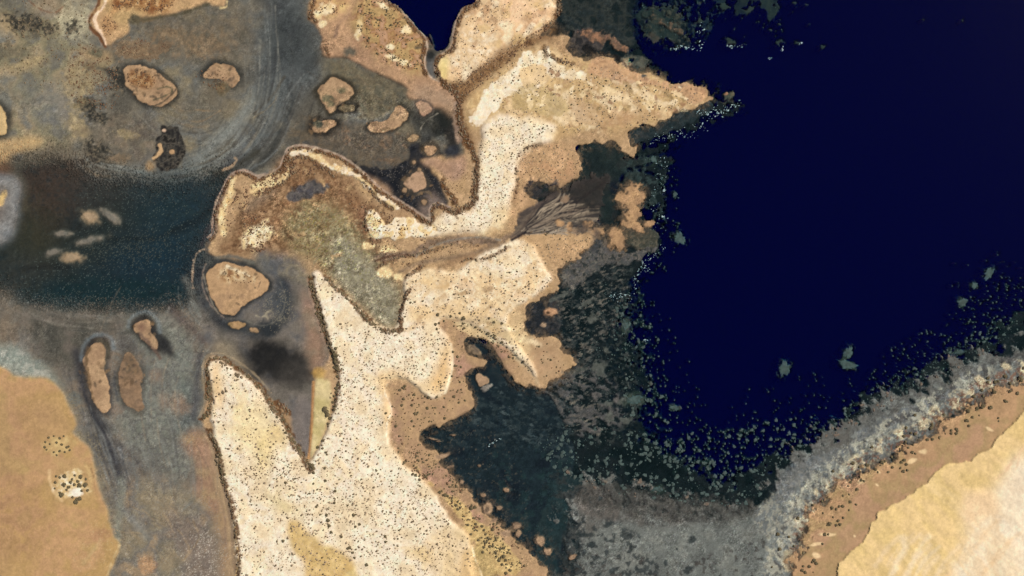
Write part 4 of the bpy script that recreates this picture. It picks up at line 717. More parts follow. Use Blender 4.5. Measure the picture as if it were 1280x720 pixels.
for x, y, rx, ry, a in ((864,675,6,4,20),(760,656,7,3,20),(730,669,12,3,0),(740,681,4,4,30),(788,687,6,3,40),(745,697,5,3,0),(750,623,2.5,3,0),(713,651,3.5,3,0),(860,712,6,4,40),(800,713,5,3,0),(765,714,5,3,40),(846,686,2,2,0),(832,703,2,4,0),(765,676,4,2,0)):
    blob(x, y, rx, ry, (50, 56, 56), ang=a, soft=.35, rag=.4, alpha=.85, ragcell=4)
blob(821, 612, 7, 3.5, (142, 130, 122), rag=.25, h=-.3); 
seapatch(G('940,640 980,600 1010,580 1060,560 1090,540 1130,525 1180,500 1210,475 1240,455 1280,450 1290,470 1230,490 1180,518 1140,548 1090,578 1040,600 1015,625 1000,655 990,700 985,760 950,760 960,680'), [(120, 122, 118), (138, 138, 130), (160, 154, 138), (110, 112, 110)], rag=.2, cell=7, soft=7, alpha=.85, con=1.8)
seapatch(G('965,600 1000,575 1060,555 1090,530 1120,515 1180,490 1210,462 1245,446 1230,470 1180,500 1100,545 1040,580 1000,605 975,640'), [(108, 112, 114), (124, 122, 118), (96, 98, 98)], rag=.3, cell=6, soft=5, alpha=.7)
KW = dict(ang=1.0, sx=1.45)
mottle(G('960,720 985,640 1020,596 1080,550 1140,512 1200,478 1240,452 1290,440 1290,470 1200,508 1130,552 1060,600 1000,680 990,720'), [(84, 78, 74), (66, 64, 64), (100, 90, 82)], .36, cell=5, seed=35, alpha=.75, soft=5, **KW)
mottle(G('975,720 990,650 1030,600 1090,556 1140,530 1200,486 1250,456 1290,450 1290,475 1200,505 1130,552 1060,600 1010,655 1000,720'), [(226, 206, 168), (200, 184, 152)], .34, cell=8, seed=32, alpha=.8, soft=5, sharp=.09, h=-.1, **KW)
mottle(G('950,720 975,640 1010,600 1060,556 1110,526 1180,486 1230,456 1250,462 1180,506 1090,560 1030,612 990,680 980,720'), [(168, 164, 150), (190, 182, 160)], .36, cell=5, seed=33, alpha=.75, soft=6, **KW)
mottle(G('985,720 992,660 1030,606 1090,560 1160,520 1230,472 1290,455 1290,480 1200,515 1120,560 1060,606 1010,670 1000,720'), [(116, 84, 68), (134, 100, 82), (98, 74, 64)], .24, cell=3.5, seed=34, alpha=.85, soft=5, sharp=.04)
p_ = smooth(G('930,760 940,650 985,585 1080,520 1200,455 1300,430 1340,500 1180,560 1040,640 1000,760')); s_ = box(p_, 2); f_ = fill(p_, s_) & (ZN[s_] == Z_SHALLOW)
HT[s_] = np.where(f_ & (COLR[s_].max(-1) > .06), np.maximum(HT[s_], -.5), HT[s_])

# --- beach and great dune of the south east
BEACH = G('984,780 992,716 985,706 1000,690 1000,676 1012,668 1006,650 1018,640 1024,628 1040,618 1046,604 1062,600 1075,590 1092,586 1108,578 1128,572 1134,556 1150,552 1170,540 1176,526 1196,520 1214,508 1226,500 1232,494 1250,492 1262,480 1290,474 1340,468 1340,780')
area(BEACH, [(178, 142, 104), (186, 146, 108), (172, 142, 100), (184, 144, 110)], soft=3.5, warp=5, rag=.75, cell=36, seed=181, h=.6, zone=Z_BEACH, key='beach', ragcell=6, hard=.12)
area(G('1040,720 1050,690 1090,650 1080,640 1110,610 1130,590 1160,560 1120,590 1080,640 1050,680 1030,700'), [(170, 144, 98)], soft=7, warp=2, alpha=.5)
for x, y, rx, ry, a in ((1020,680,9,2,12),(1020,694,5,3,-30),(1033,668,9,2,0),(1096,606,3,1.4,-40),(1098,590,3,1.6,-30),(1152,565,4,2,0),(1068,670,1.5,1,-40),(1140,576,5,2.5,20),(1236,536,5,1.6,-30),(1155,565,3,3,0),(1076,602,5,3,30)):
    blob(x, y, rx, ry, (240, 206, 156), ang=a, soft=.4, rag=.3, alpha=.85)
DUNE = T(3,3,'340,800 345,655 370,645 400,610 450,565 505,490 500,460 545,430 540,400 580,400 610,365 650,355 700,310 730,300 728,282 775,270 800,240 860,175 905,155 1000,150 1045,112 1080,100 1110,85 1125,45 1150,25 1180,0')+T(3,2,'1180,705 1210,690 1250,650 1275,600 1400,480')+G('1340,780')
area(DUNE, [(226, 192, 130), (236, 200, 142), (230, 196, 132), (240, 206, 150)], soft=1, warp=1.2, rag=.25, cell=40, seed=182, h=2.4, zone=Z_DUNE, key='dune', ang=.7, sx=2.0, ragcell=5)
area(G('1180,730 1200,690 1215,650 1200,640 1210,620 1240,615 1250,595 1270,590 1300,560 1340,560 1340,780 1170,780'), [(248, 222, 184), (244, 212, 170), (250, 228, 196)], soft=9, warp=5, cell=16, seed=183, ang=.9, sx=3)
area(G('1200,620 1230,610 1252,620 1250,640 1230,650 1205,660'), [(242, 204, 158)], soft=5, warp=3, alpha=.8)
area(G('1250,600 1262,575 1290,560 1340,540 1340,780 1280,740 1262,680 1250,640'), [(250, 228, 196), (246, 220, 186)], soft=8, warp=4, alpha=.85)
for k in range(22):
    x = 1095+k*8+R2.uniform(-4, 4); y = 735-R2.uniform(0, 60); L = R2.uniform(14, 46)
    line([(x, y), (x+L*.35, y-L*.6), (x+L*.9, y-L*1.1)], R2.uniform(2, 6), R2.choice([(248, 218, 178), (250, 226, 190), (238, 196, 146)]), alpha=.4, soft=3, jit=1)
line(G('1114,720 1120,700 1130,690 1128,672'), 7, (250, 222, 180), alpha=.7, soft=4); line(G('1132,720 1142,700 1150,680 1160,670'), 6, (250, 222, 180), alpha=.6, soft=4)
for k in range(10):
    line([(1244+k*6, 600-k*6+R2.uniform(-14, 14)), (1260+k*4, 585-k*6)], 1.6, (232, 190, 150), alpha=.5, soft=1.5)

def height_at(x, y):
    ix = np.clip(np.rint(np.asarray(x)-X0).astype(int), 0, W-1); iy = np.clip(np.rint(np.asarray(y)-Y0).astype(int), 0, H-1)
    return HT[iy, ix]
def zone_at(x, y):
    ix = np.clip(np.rint(np.asarray(x)-X0).astype(int), 0, W-1); iy = np.clip(np.rint(np.asarray(y)-Y0).astype(int), 0, H-1)
    return ZN[iy, ix]
def in_area(pts, n, seed, patch=0, thr=.45, zones=None):
    p = smooth(pts); sl = box(p, 2); m = fill(p, sl).astype(np.float32)
    if patch: m = m*sstep(thr, thr+.25, fbm(patch, seed, 3, sl))
    if zones is not None: m = m*np.isin(ZN[sl], zones)
    f = m.ravel(); f = f/f.sum(); r = np.random.default_rng(seed)
    i = r.choice(len(f), n, p=f); yy, xx = np.divmod(i, m.shape[1])
    return xx+sl[1].start+X0+r.random(n)-.5, yy+sl[0].start+Y0+r.random(n)-.5, r
# reef patches: where they stand, and the low weedy mound each rises from
REEF = []
def reefs(region, pts, n, r0, r1, seed, fall=None, pw=2.2, patch=0, thr=.3):
    x, y, r = in_area(pts, n, seed, patch, thr, (Z_SEA, Z_SHALLOW))
    rad = r0+(r1-r0)*r.random(n)**pw
    for a, b, c in zip(x, y, rad): REEF.append((a, b, c*.74, 1+.6*r.random(), r.normal(.3, .8), region))
reefs('west', G('770,370 800,350 812,400 830,440 835,500 850,560 880,580 830,590 790,540 775,470 765,420'), 330, .7, 3.0, 401)
reefs('west', G('800,360 830,380 860,440 880,500 900,560 860,560 830,500 815,430'), 70, .6, 1.7, 402)
reefs('west', G('700,350 790,350 790,480 780,560 700,560 690,500 720,440'), 260, .6, 1.8, 403)
reefs('south', G('660,540 800,530 900,590 980,580 1010,550 960,600 940,640 800,625 700,600'), 560, .8, 3.4, 404)
reefs('south', G('830,560 870,530 920,540 980,520 1050,520 1010,560 960,590 880,590'), 300, .7, 2.9, 405)
reefs('south', G('900,500 980,470 1080,460 1060,510 960,540 900,545'), 60, .6, 1.6, 406)
reefs('east', G('1010,560 1060,500 1120,470 1200,430 1260,390 1290,400 1240,440 1180,470 1100,510 1050,545'), 330, .7, 2.6, 407)
reefs('east', G('1080,490 1100,440 1180,400 1220,360 1290,330 1290,400 1220,430 1140,460'), 230, .5, 1.9, 408)
reefs('east', G('1180,330 1230,310 1290,320 1290,350 1200,390'), 26, .5, 1.4, 409)
reefs('north', G('790,-10 920,-10 890,60 800,65'), 50, .5, 1.6, 410)
reefs('north', G('900,-10 1000,-10 985,50 900,60'), 30, .5, 1.3, 411)
reefs('north', G('790,190 850,190 850,330 820,350 800,330 815,260'), 110, .5, 1.5, 412)
NAMED = [('pale irregular reef patch alone in navy water, west of the pair', 981, 461, 6.5, 9, -20), ('slanting northern piece of the paired reef patches in navy water', 1061, 441, 5, 8, -25), ('larger southern piece of the paired reef patches in navy water', 1060, 456, 11, 5, -22), ('mottled green reef patch, northmost near the east frame', 1237, 342, 5, 8, -35), ('dim green reef patch just south west of the northmost eastern one', 1219, 357, 4, 4, 0), ('small round reef patch off the flats at the east, below the dim green one', 1204, 378, 6, 5, 10), ('tiny grey reef patch north of the south east flats', 1200, 440, 6, 2.5, 5), ('oblong reef patch on the western drop off', 843, 510, 6, 3, -20), ('rounded green reef patch off the central point', 850, 298, 8, 6, -35), ('broad pale reef patch lying at the foot of the western reefs', 793, 500, 9, 6, 10), ('pale brown reef patch north of the grey flats', 822, 612, 6.5, 3.4, 0), ('small green reef patch off the streaked bay mouth', 817, 199, 4, 4, 0), ('dim green reef patch east of the streaked bay', 844, 243, 3, 3, 0), ('upright pale reef patch at the western drop off', 782, 407, 3.5, 7, 5)]
for x, y, r, el, an, reg in REEF:
    if height_at(x, y) < -2.5: blob(x, y, r*el+1.2, r+1.2, [(26, 42, 38), (34, 50, 44)], ang=math.degrees(an), soft=.6, rag=.2, alpha=.75, h=-2.2, zone=Z_SHALLOW)
for lab, x, y, rx, ry, a in NAMED: blob(x, y, rx*1.25+1, ry*1.25+1, [(40, 54, 48), (58, 66, 56)], ang=a, soft=.5, rag=.45, alpha=.85, h=-2, zone=Z_SHALLOW, ragcell=4)

# wet, weed stained margin where the land of the east runs under the sea
_land = np.isin(ZN, (Z_LAND, Z_DUNE, Z_BEACH)).astype(np.float32); _nl = blur(_land, 7); _n2 = blur(_land, 2.2)
_e = blur(((XX > 515) & ((YY > 380) | (XX > 655))).astype(np.float32), 10)
_n = fbm(6, 210, 4); wv = np.clip(_nl*2.6, 0, 1)*(ZN == Z_SHALLOW)*_e*sstep(.30, .66, _n+.25*STP+(_nl-.25)*.9)
COLR = COLR*(1-.8*wv[..., None])+colour([(84, 72, 60), (124, 102, 78), (58, 54, 48), (104, 86, 68)], (slice(0, H), slice(0, W)), 4, 211)*(.8*wv[..., None])
HT = np.where((wv > .3), np.maximum(HT, -.4), HT)
wl = (1-_n2)*_land*_e*sstep(.35, .7, _n+.3*STP+(.5-_n2)*.8)*sstep(0, .25, 1-_nl)
wl = np.clip(wl*1.15, 0, 1)
COLR = COLR*(1-.75*wl[..., None])+colour([(138, 108, 84), (112, 90, 72), (86, 74, 64)], (slice(0, H), slice(0, W)), 4, 212)*(.75*wl[..., None])
_w = blur((ZN == Z_MUD).astype(np.float32), 2)[..., None]; COLR = COLR*(1+_w*np.array([.04, .005, -.055]))
# fine grain of the ground itself
g = 1+0.14*(fbm(2.5, 201, 2)-0.5)+0.14*(fbm(8, 202, 3)-0.5)
GR = np.full((H, W), .21, np.float32)
for z, v in ((Z_LAND, .22), (Z_DUNE, .06), (Z_BEACH, .05), (Z_SEA, .0), (Z_POND, .0), (Z_SHALLOW, .26), (Z_LAGOON, .15)): GR[ZN == z] = v
GR[ZN >= 20] = .10
for pts, v in (('360,268 430,262 500,350 500,412 468,402 402,336 352,292', .5), ('300,240 420,225 500,300 500,350 450,290 300,310', .45), ('706,600 985,600 1100,520 1280,440 1280,480 1100,580 985,720 700,720', .34), ('400,90 560,140 560,200 380,180', .42), ('250,400 400,350 400,560 340,520', .12), ('486,478 560,490 600,420 650,470 600,520 530,540 560,600 500,560', .06), ('640,300 650,262 690,235 770,215 770,280 700,290', .07), ('1040,760 1080,660 1180,580 1300,480 1300,760', .025), ('640,430 700,425 715,455 685,485 645,470', .05), ('240,540 300,560 296,740 270,740', .10)):
    p_ = smooth(G(pts)); s_ = box(p_, 20); m_ = blur(fill(p_, s_).astype(np.float32), 5); GR[s_] = GR[s_]*(1-m_)+v*m_
GR = blur(GR, 1.5)*(.30+.85*fbm(13, 208, 3))
r1 = rng.normal(0, 1, (H, W)).astype(np.float32); r2 = blur(rng.normal(0, 1, (H, W)).astype(np.float32), 1.0); r2 /= r2.std()
gr = np.exp(np.clip(.85*r1+.45*r2, -2.2, 2.6)*GR)
COLR *= (g*gr)[..., None]*(1+.06*GR[..., None]*rng.normal(0, 1, (H, W, 3)).astype(np.float32))
LANDZ = np.isin(ZN, (Z_LAND, Z_DUNE, Z_BEACH, Z_MUD)); HT[LANDZ] = np.maximum(HT[LANDZ], .08)
HT += np.where(HT > 1.5, (fbm(30, 203, 4)-0.5)*1.6+(fbm(6, 204, 3)-.5)*.35, 0)+np.where((HT > .3) & (HT <= 1.5), (fbm(10, 205, 3)-.5)*.25, 0)
HT += np.where(HT < -1, (fbm(12, 206, 3)-.5)*.6, 0)
# reflectance of the ground: seen colour over light and over the water column above it
dep = np.clip(-HT, 0, None)[..., None]
ALB = COLR/LIGHT*np.exp(KABS*2.15*dep)
deep = sstep(4, 8, dep)
ALB = np.clip(ALB, 0.004, 0.86)
ALB = ALB*(1-deep)+np.array([.01, .012, .015])*deep

# ---------------------------------------------------------------- materials
def mat(name):
    m = bpy.data.materials.new(name); m.use_nodes = True; return m, m.node_tree, m.node_tree.nodes['Principled BSDF']
def ground_mat():
    m, t, b = mat('ground_sediment')
    at = t.nodes.new('ShaderNodeAttribute'); at.attribute_name = 'sediment'
    geo = t.nodes.new('ShaderNodeNewGeometry')
    n = t.nodes.new('ShaderNodeTexNoise'); n.inputs['Scale'].default_value = .8; n.inputs['Detail'].default_value = 4
    t.links.new(geo.outputs['Position'], n.inputs['Vector'])
    mr = t.nodes.new('ShaderNodeMapRange'); mr.inputs[1].default_value = .3; mr.inputs[2].default_value = .7
    mr.inputs[3].default_value = .93; mr.inputs[4].default_value = 1.07
    t.links.new(n.outputs[0], mr.inputs[0])
    vm = t.nodes.new('ShaderNodeVectorMath'); vm.operation = 'SCALE'
    t.links.new(at.outputs['Color'], vm.inputs[0]); t.links.new(mr.outputs[0], vm.inputs['Scale'])
    t.links.new(vm.outputs[0], b.inputs['Base Color'])
    b.inputs['Roughness'].default_value = .95; b.inputs['Specular IOR Level'].default_value = .1
    n2 = t.nodes.new('ShaderNodeTexNoise'); n2.inputs['Scale'].default_value = .35; n2.inputs['Detail'].default_value = 6
    t.links.new(geo.outputs['Position'], n2.inputs['Vector'])
    bp = t.nodes.new('ShaderNodeBump'); bp.inputs['Distance'].default_value = .5; bp.inputs['Strength'].default_value = .35
    t.links.new(n2.outputs[0], bp.inputs['Height']); t.links.new(bp.outputs[0], b.inputs['Normal'])
    return m
M_GROUND = ground_mat()
def plain(name, c1, c2, scale, rough=.9):
    m, t, b = mat(name); geo = t.nodes.new('ShaderNodeNewGeometry')
    n = t.nodes.new('ShaderNodeTexNoise'); n.inputs['Scale'].default_value = scale; n.inputs['Detail'].default_value = 3
    t.links.new(geo.outputs['Position'], n.inputs['Vector'])
    r = t.nodes.new('ShaderNodeValToRGB'); r.color_ramp.elements[0].position = .35; r.color_ramp.elements[1].position = .65
    r.color_ramp.elements[0].color = (*c1, 1); r.color_ramp.elements[1].color = (*c2, 1)
    t.links.new(n.outputs[0], r.inputs[0]); t.links.new(r.outputs[0], b.inputs['Base Color'])
    b.inputs['Roughness'].default_value = rough; b.inputs['Specular IOR Level'].default_value = .15
    return m
M_SHRUB = plain('scrub_foliage', (.17, .12, .07), (.24, .175, .105), .35)
M_PALE = plain('dry_scrub', (.30, .215, .135), (.42, .31, .20), .5)
M_SHRUBG = plain('scrub_foliage_olive', (.115, .088, .046), (.17, .132, .07), .5)
M_SHRUBR = plain('scrub_foliage_rust', (.14, .075, .042), (.20, .115, .065), .5)
M_REEF = plain('reef_crust', (.14, .10, .075), (.22, .165, .125), .25)
M_FOAM = plain('sea_foam', (.10, .22, .23), (.52, .60, .58), .35)
M_FLOOR = plain('sea_floor_sand', (.010, .012, .015), (.014, .016, .02), .02)
DEEP_SCATTER = .026
def water_mat():
    m, t, b = mat('sea_water'); t.nodes.remove(b); out = t.nodes['Material Output']
    tr = t.nodes.new('ShaderNodeBsdfTransparent'); gl = t.nodes.new('ShaderNodeBsdfGlossy'); gl.inputs['Roughness'].default_value = .08
    geo = t.nodes.new('ShaderNodeNewGeometry'); n = t.nodes.new('ShaderNodeTexNoise'); n.inputs['Scale'].default_value = .4; n.inputs['Detail'].default_value = 5
    bp = t.nodes.new('ShaderNodeBump'); bp.inputs['Distance'].default_value = .15; bp.inputs['Strength'].default_value = .5
    t.links.new(geo.outputs['Position'], n.inputs['Vector']); t.links.new(n.outputs[0], bp.inputs['Height']); t.links.new(bp.outputs[0], gl.inputs['Normal'])
    fr = t.nodes.new('ShaderNodeFresnel'); fr.inputs[0].default_value = 1.2
    df = t.nodes.new('ShaderNodeBsdfDiffuse'); df.inputs['Color'].default_value = (.008, .012, .80, 1)   # light the deep water column scatters back
    at = t.nodes.new('ShaderNodeAttribute'); at.attribute_name = 'depth'; ml = t.nodes.new('ShaderNodeMath'); ml.operation = 'MULTIPLY'; ml.inputs[1].default_value = DEEP_SCATTER
    t.links.new(at.outputs['Fac'], ml.inputs[0]); m0 = t.nodes.new('ShaderNodeMixShader'); t.links.new(ml.outputs[0], m0.inputs[0]); t.links.new(tr.outputs[0], m0.inputs[1]); t.links.new(df.outputs[0], m0.inputs[2])
    mx = t.nodes.new('ShaderNodeMixShader'); t.links.new(fr.outputs[0], mx.inputs[0]); t.links.new(m0.outputs[0], mx.inputs[1]); t.links.new(gl.outputs[0], mx.inputs[2])
    t.links.new(mx.outputs[0], out.inputs['Surface'])
    va = t.nodes.new('ShaderNodeVolumeAbsorption'); k = KABS.max(); va.inputs['Density'].default_value = float(k)
    va.inputs['Color'].default_value = (*(1-KABS/k*.999), 1)
    # Cycles: absorption = (1 - colour) * density
    t.links.new(va.outputs[0], out.inputs['Volume'])
    return m
M_WATER = water_mat()

# ---------------------------------------------------------------- terrain meshes
PAD = 100
def pad(a):
    return np.pad(a, [(PAD, PAD), (PAD, PAD)]+[(0, 0)]*(a.ndim-2), mode='reflect')
A = pad(ALB.astype(np.float32)); HH = pad(HT); ZZ = pad(ZN)
ZZ[ZZ >= 20] = np.where(False, 0, ZZ[ZZ >= 20])
hh, ww = HH.shape
gy, gx = np.mgrid[0:hh, 0:ww]
inside = (gx >= PAD) & (gx < ww-PAD) & (gy >= PAD) & (gy < hh-PAD)
ZZ[(~inside) & (ZZ >= 20)] = Z_MUD
edge = np.minimum(np.minimum(gx, ww-1-gx), np.minimum(gy, hh-1-gy))
e = sstep(0, 45, edge.astype(np.float32)); HH = HH*e+(-16)*(1-e)
wx = (gx+X0-PAD-640).astype(np.float32); wy = (360-(gy+Y0-PAD)).astype(np.float32)
def terrain(name, ids, off=0.0):
    fz = ZZ[:-1, :-1]; f = np.isin(fz, ids); iy, ix = np.nonzero(f)
    if len(iy) == 0: return None
    v = iy*ww+ix
    quads = np.stack([v+ww, v+ww+1, v+1, v], 1)
    u, inv = np.unique(quads.ravel(), return_inverse=True)
    co = np.stack([wx.ravel()[u], wy.ravel()[u], HH.ravel()[u]], 1)
    org = np.zeros(3)
    if off: org = np.array([co[:, 0].mean(), co[:, 1].mean(), 0]); co = co-org
    me = bpy.data.meshes.new(name); me.vertices.add(len(u)); me.vertices.foreach_set('co', co.astype(np.float32).ravel())
    me.loops.add(len(inv)); me.loops.foreach_set('vertex_index', inv.astype(np.int32).ravel())
    me.polygons.add(len(quads)); me.polygons.foreach_set('loop_start', np.arange(0, len(inv), 4, dtype=np.int32))
    me.polygons.foreach_set('loop_total', np.full(len(quads), 4, np.int32))
    at = me.color_attributes.new('sediment', 'FLOAT_COLOR', 'POINT')
    c = np.ones((len(u), 4), np.float32); c[:, :3] = A.reshape(-1, 3)[u]; at.data.foreach_set('color', c.ravel())
    me.update(calc_edges=True); me.materials.append(M_GROUND)
    o = bpy.data.objects.new(name, me); o.location = org; COL.objects.link(o); return o
def struct(o):
    if o: o['kind'] = 'structure'
    return o
struct(terrain('mud_flat_ground', [Z_MUD])); struct(terrain('sea_bed_ground', [Z_SEA, Z_SHALLOW])); struct(terrain('lagoon_bed_ground', [Z_LAGOON]))
struct(terrain('scrub_plain_land', [Z_LAND])); struct(terrain('sand_dune_land', [Z_DUNE])); struct(terrain('sand_beach', [Z_BEACH])); struct(terrain('pond_bed_ground', [Z_POND]))
for z, lab in ISLES.items():
    shoal = 'shoal' in lab
    o = terrain('sand_shoal' if shoal else 'sand_islet', [z], 1)
    if o:
        o['label'] = lab; o['category'] = 'shoal' if shoal else 'islet'; o['group'] = 'shoals in the lagoon' if shoal else 'islets of the mud flats'
def meshfrom(name, V, Q, m, dep=None):
    me = bpy.data.meshes.new(name); me.vertices.add(len(V)); me.vertices.foreach_set('co', V.astype(np.float32).ravel())
    me.loops.add(Q.size); me.loops.foreach_set('vertex_index', Q.astype(np.int32).ravel()); me.polygons.add(len(Q))
    me.polygons.foreach_set('loop_start', np.arange(0, Q.size, 4, dtype=np.int32)); me.polygons.foreach_set('loop_total', np.full(len(Q), 4, np.int32))
    if dep is not None: a = me.attributes.new('depth', 'FLOAT', 'POINT'); a.data.foreach_set('value', dep.astype(np.float32).ravel())
    me.update(calc_edges=True); me.materials.append(m); o = bpy.data.objects.new(name, me); COL.objects.link(o); return struct(o)
# one sheet of water: a fine middle and wide outer cells, closed to the horizon
ax = np.concatenate([[-9000, -3000], np.arange(-756, 757, 3), [3000, 9000]]).astype(float); ay = np.concatenate([[-9000, -3000], np.arange(-474, 475, 3), [3000, 9000]]).astype(float)
gX, gY = np.meshgrid(ax, ay); jx = np.clip((gX+640-X0+PAD).astype(int), 0, ww-1); jy = np.clip((360-gY-Y0+PAD).astype(int), 0, hh-1)
dp = sstep(2.0, 9.0, -HH[jy, jx]); na, nb = len(ay), len(ax); k = (np.arange(na-1)[:, None]*nb+np.arange(nb-1)[None]).ravel()
meshfrom('sea_water', np.stack([gX.ravel(), gY.ravel(), 0*gX.ravel()], 1), np.stack([k, k+1, k+nb+1, k+nb], 1), M_WATER, dp)
meshfrom('sea_floor_ground', np.array([(-9000, -9000, -17.5), (9000, -9000, -17.5), (9000, 9000, -17.5), (-9000, 9000, -17.5)], float), np.array([[0, 1, 2, 3]]), M_FLOOR)

# ---------------------------------------------------------------- scrub, reef patches, foam
SHRUBS = []   # x, y, radius, elongation, angle, material index, region
def scatter(region, pts, n, r0, r1, seed, mi=0, patch=0, thr=.45, zones=(Z_DUNE, Z_LAND), pw=2.5):
    x, y, r = in_area(pts, n, seed, patch, thr, zones)
    rad = (r0+(r1-r0)*r.random(n)**(pw+.8))*.72
    for a, b, c in zip(x, y, rad): SHRUBS.append((a, b, c, 1+.7*r.random(), math.radians(r.normal(25, 28)), mi if r.random() < .8 else (mi+1) % 3, region))
SP = SPIT
scatter('southern spit', SP, 4300, .8, 2.3, 301, 0, 14, .20, (Z_DUNE,), 3)
scatter('southern spit', G('420,440 470,420 560,410 565,480 540,495 480,465 470,560 420,600 400,560'), 420, .8, 1.9, 302, 0)
scatter('southern spit', G('425,600 500,590 560,640 570,680 540,720 480,720 430,670'), 330, 1.0, 2.0, 303, 0)
scatter('southern spit', G('300,560 400,580 430,640 420,680 330,650 300,620'), 320, 1.0, 2.2, 304, 1, 10, .3)
scatter('headland', G('600,110 640,75 690,60 735,80 790,95 850,106 888,118 850,140 800,158 700,170 640,150'), 850, .8, 1.9, 305, 1, 10, .25)
scatter('northern dunes', G('550,95 570,60 580,15 600,0 695,-10 690,30 640,60 590,95'), 520, .7, 1.7, 306, 2, 8, .3)
scatter('bright dune ridge', G('600,158 640,142 692,160 655,190 643,230 632,285 560,292 520,285 575,262 596,240'), 720, .8, 1.7, 307, 0)
scatter('brown gully', G('556,106 600,84 650,52 690,28 694,38 655,62 600,108 580,122 575,150 588,165 583,180 572,125'), 520, .8, 1.9, 308, 2)
scatter('tan apron', G('486,478 520,488 548,502 566,490 570,420 590,408 640,445 610,432 575,430 590,500 535,532 524,556 560,590 520,590 488,550'), 190, 1.0, 2.4, 309, 1, 0)
scatter('southern shore scrub', G('505,560 540,562 575,608 597,640 630,662 670,700 640,720 600,680 570,640 540,608 508,585'), 440, 1.0, 2.7, 310, 1, 7, .3)
scatter('tan apron', G('560,396 600,405 640,430 655,470 640,450 600,420 575,420 560,410'), 80, 1.1, 2.4, 311, 1)
scatter('fan shore', G('655,182 722,182 728,215 700,230 664,224 648,270 636,280 646,210'), 240, .8, 1.7, 312, 2)
scatter('fan shore', G('650,298 690,282 740,295 740,310 700,335 690,360 665,375 690,345 668,305'), 120, 1.0, 1.9, 313, 1)
scatter('fan shore', G('640,385 656,385 660,420 690,422 712,445 700,470 680,485 650,480 640,420'), 46, 1.2, 2.4, 314, 1)
scatter('scrub plain', G('280,225 292,222 300,235 290,290 280,300 276,280'), 60, .9, 1.8, 315, 2, 0)
scatter('scrub plain', G('290,235 345,215 360,200 400,205 415,222 360,215 340,235 300,262 292,285'), 300, 1.0, 2.3, 316, 2, 7, .35)
scatter('scrub plain', G('300,262 345,262 345,318 300,315 290,290'), 230, 1.0, 2.2, 317, 2, 6, .4)
scatter('scrub plain', G('410,222 460,240 500,280 560,300 620,300 560,320 500,345 470,300 440,260'), 420, .8, 1.9, 318, 2, 7, .35)
scatter('scrub plain', G('365,330 350,290 400,280 440,330 400,335'), 120, .7, 1.4, 319, 2, 8, .35)
scatter('north shelf scrub', T(1,0,'480,80 560,-40 650,10 750,90 830,190 830,300 820,360 700,330 580,280 540,220'), 520, .8, 2.1, 320, 1, 6, .3)
scatter('north shelf scrub', T(1,0,'280,20 300,-40 460,-40 450,60 350,85 280,95'), 90, .8, 1.9, 321, 2, 5, .4)
scatter('north shelf scrub', T(1,0,'338,210 365,200 385,230 372,280 350,270'), 16, .9, 1.6, 322, 2)
scatter('long northern spit', T(0,0,'560,-40 900,-40 860,40 790,70 690,50 620,35 570,75'), 300, .8, 2.0, 323, 2, 5, .35)
scatter('long northern spit', T(0,0,'500,100 550,70 600,130 560,170 530,190'), 60, .8, 1.8, 324, 2)
scatter('islet scrub', T(0,0,'635,350 740,345 790,400 760,450 700,440 640,420'), 90, .9, 1.9, 325, 2, 0, zones=None)
scatter('islet scrub', T(0,0,'960,370 1060,340 1130,360 1140,440 1080,450 1020,420'), 60, .8, 1.7, 326, 2, 0, zones=None)
scatter('mud flat tufts', G('82,60 112,50 150,85 148,140 110,135 85,128'), 520, .8, 1.8, 327, 2, 6, .35, zones=None)
scatter('mud flat tufts', T(0,0,'0,-20 480,-20 450,300 350,500 0,400'), 320, .8, 2.0, 328, 0, 12, .4, zones=None)
scatter('mud flat tufts', T(0,0,'570,240 700,180 850,220 850,300 640,300'), 200, .7, 1.5, 329, 2, 6, .35, zones=None)
scatter('mud flat tufts', T(0,0,'50,80 220,80 280,140 200,200 60,180'), 100, .8, 1.9, 330, 0, 5, .4, zones=None)
scatter('islet scrub', G('272,336 300,336 320,348 318,355 280,352'), 50, .8, 1.6, 331, 2, 0, zones=None)
scatter('mud flat tufts', G('560,220 585,205 584,230 565,250 553,235'), 110, .6, 1.2, 332, 2, 0, zones=None)
for (p, wd, n, tall) in RIMS:
    seg = np.hypot(*(p[1:]-p[:-1]).T); cum = np.concatenate([[0], np.cumsum(seg)]); L = cum[-1]; k = int(L*wd*.30*n)
    r = np.random.default_rng(int(L)); t = r.random(k)*L
    xs = np.interp(t, cum, p[:, 0])+r.normal(0, wd*.33, k); ys = np.interp(t, cum, p[:, 1])+r.normal(0, wd*.33, k)
    for a, b in zip(xs, ys): SHRUBS.append((a, b, (.7+1.1*r.random()**2)*tall, 1.2, r.random()*3, 0 if r.random() < .5 else 2 if tall < 1.15 else 1, 'shore rim'))
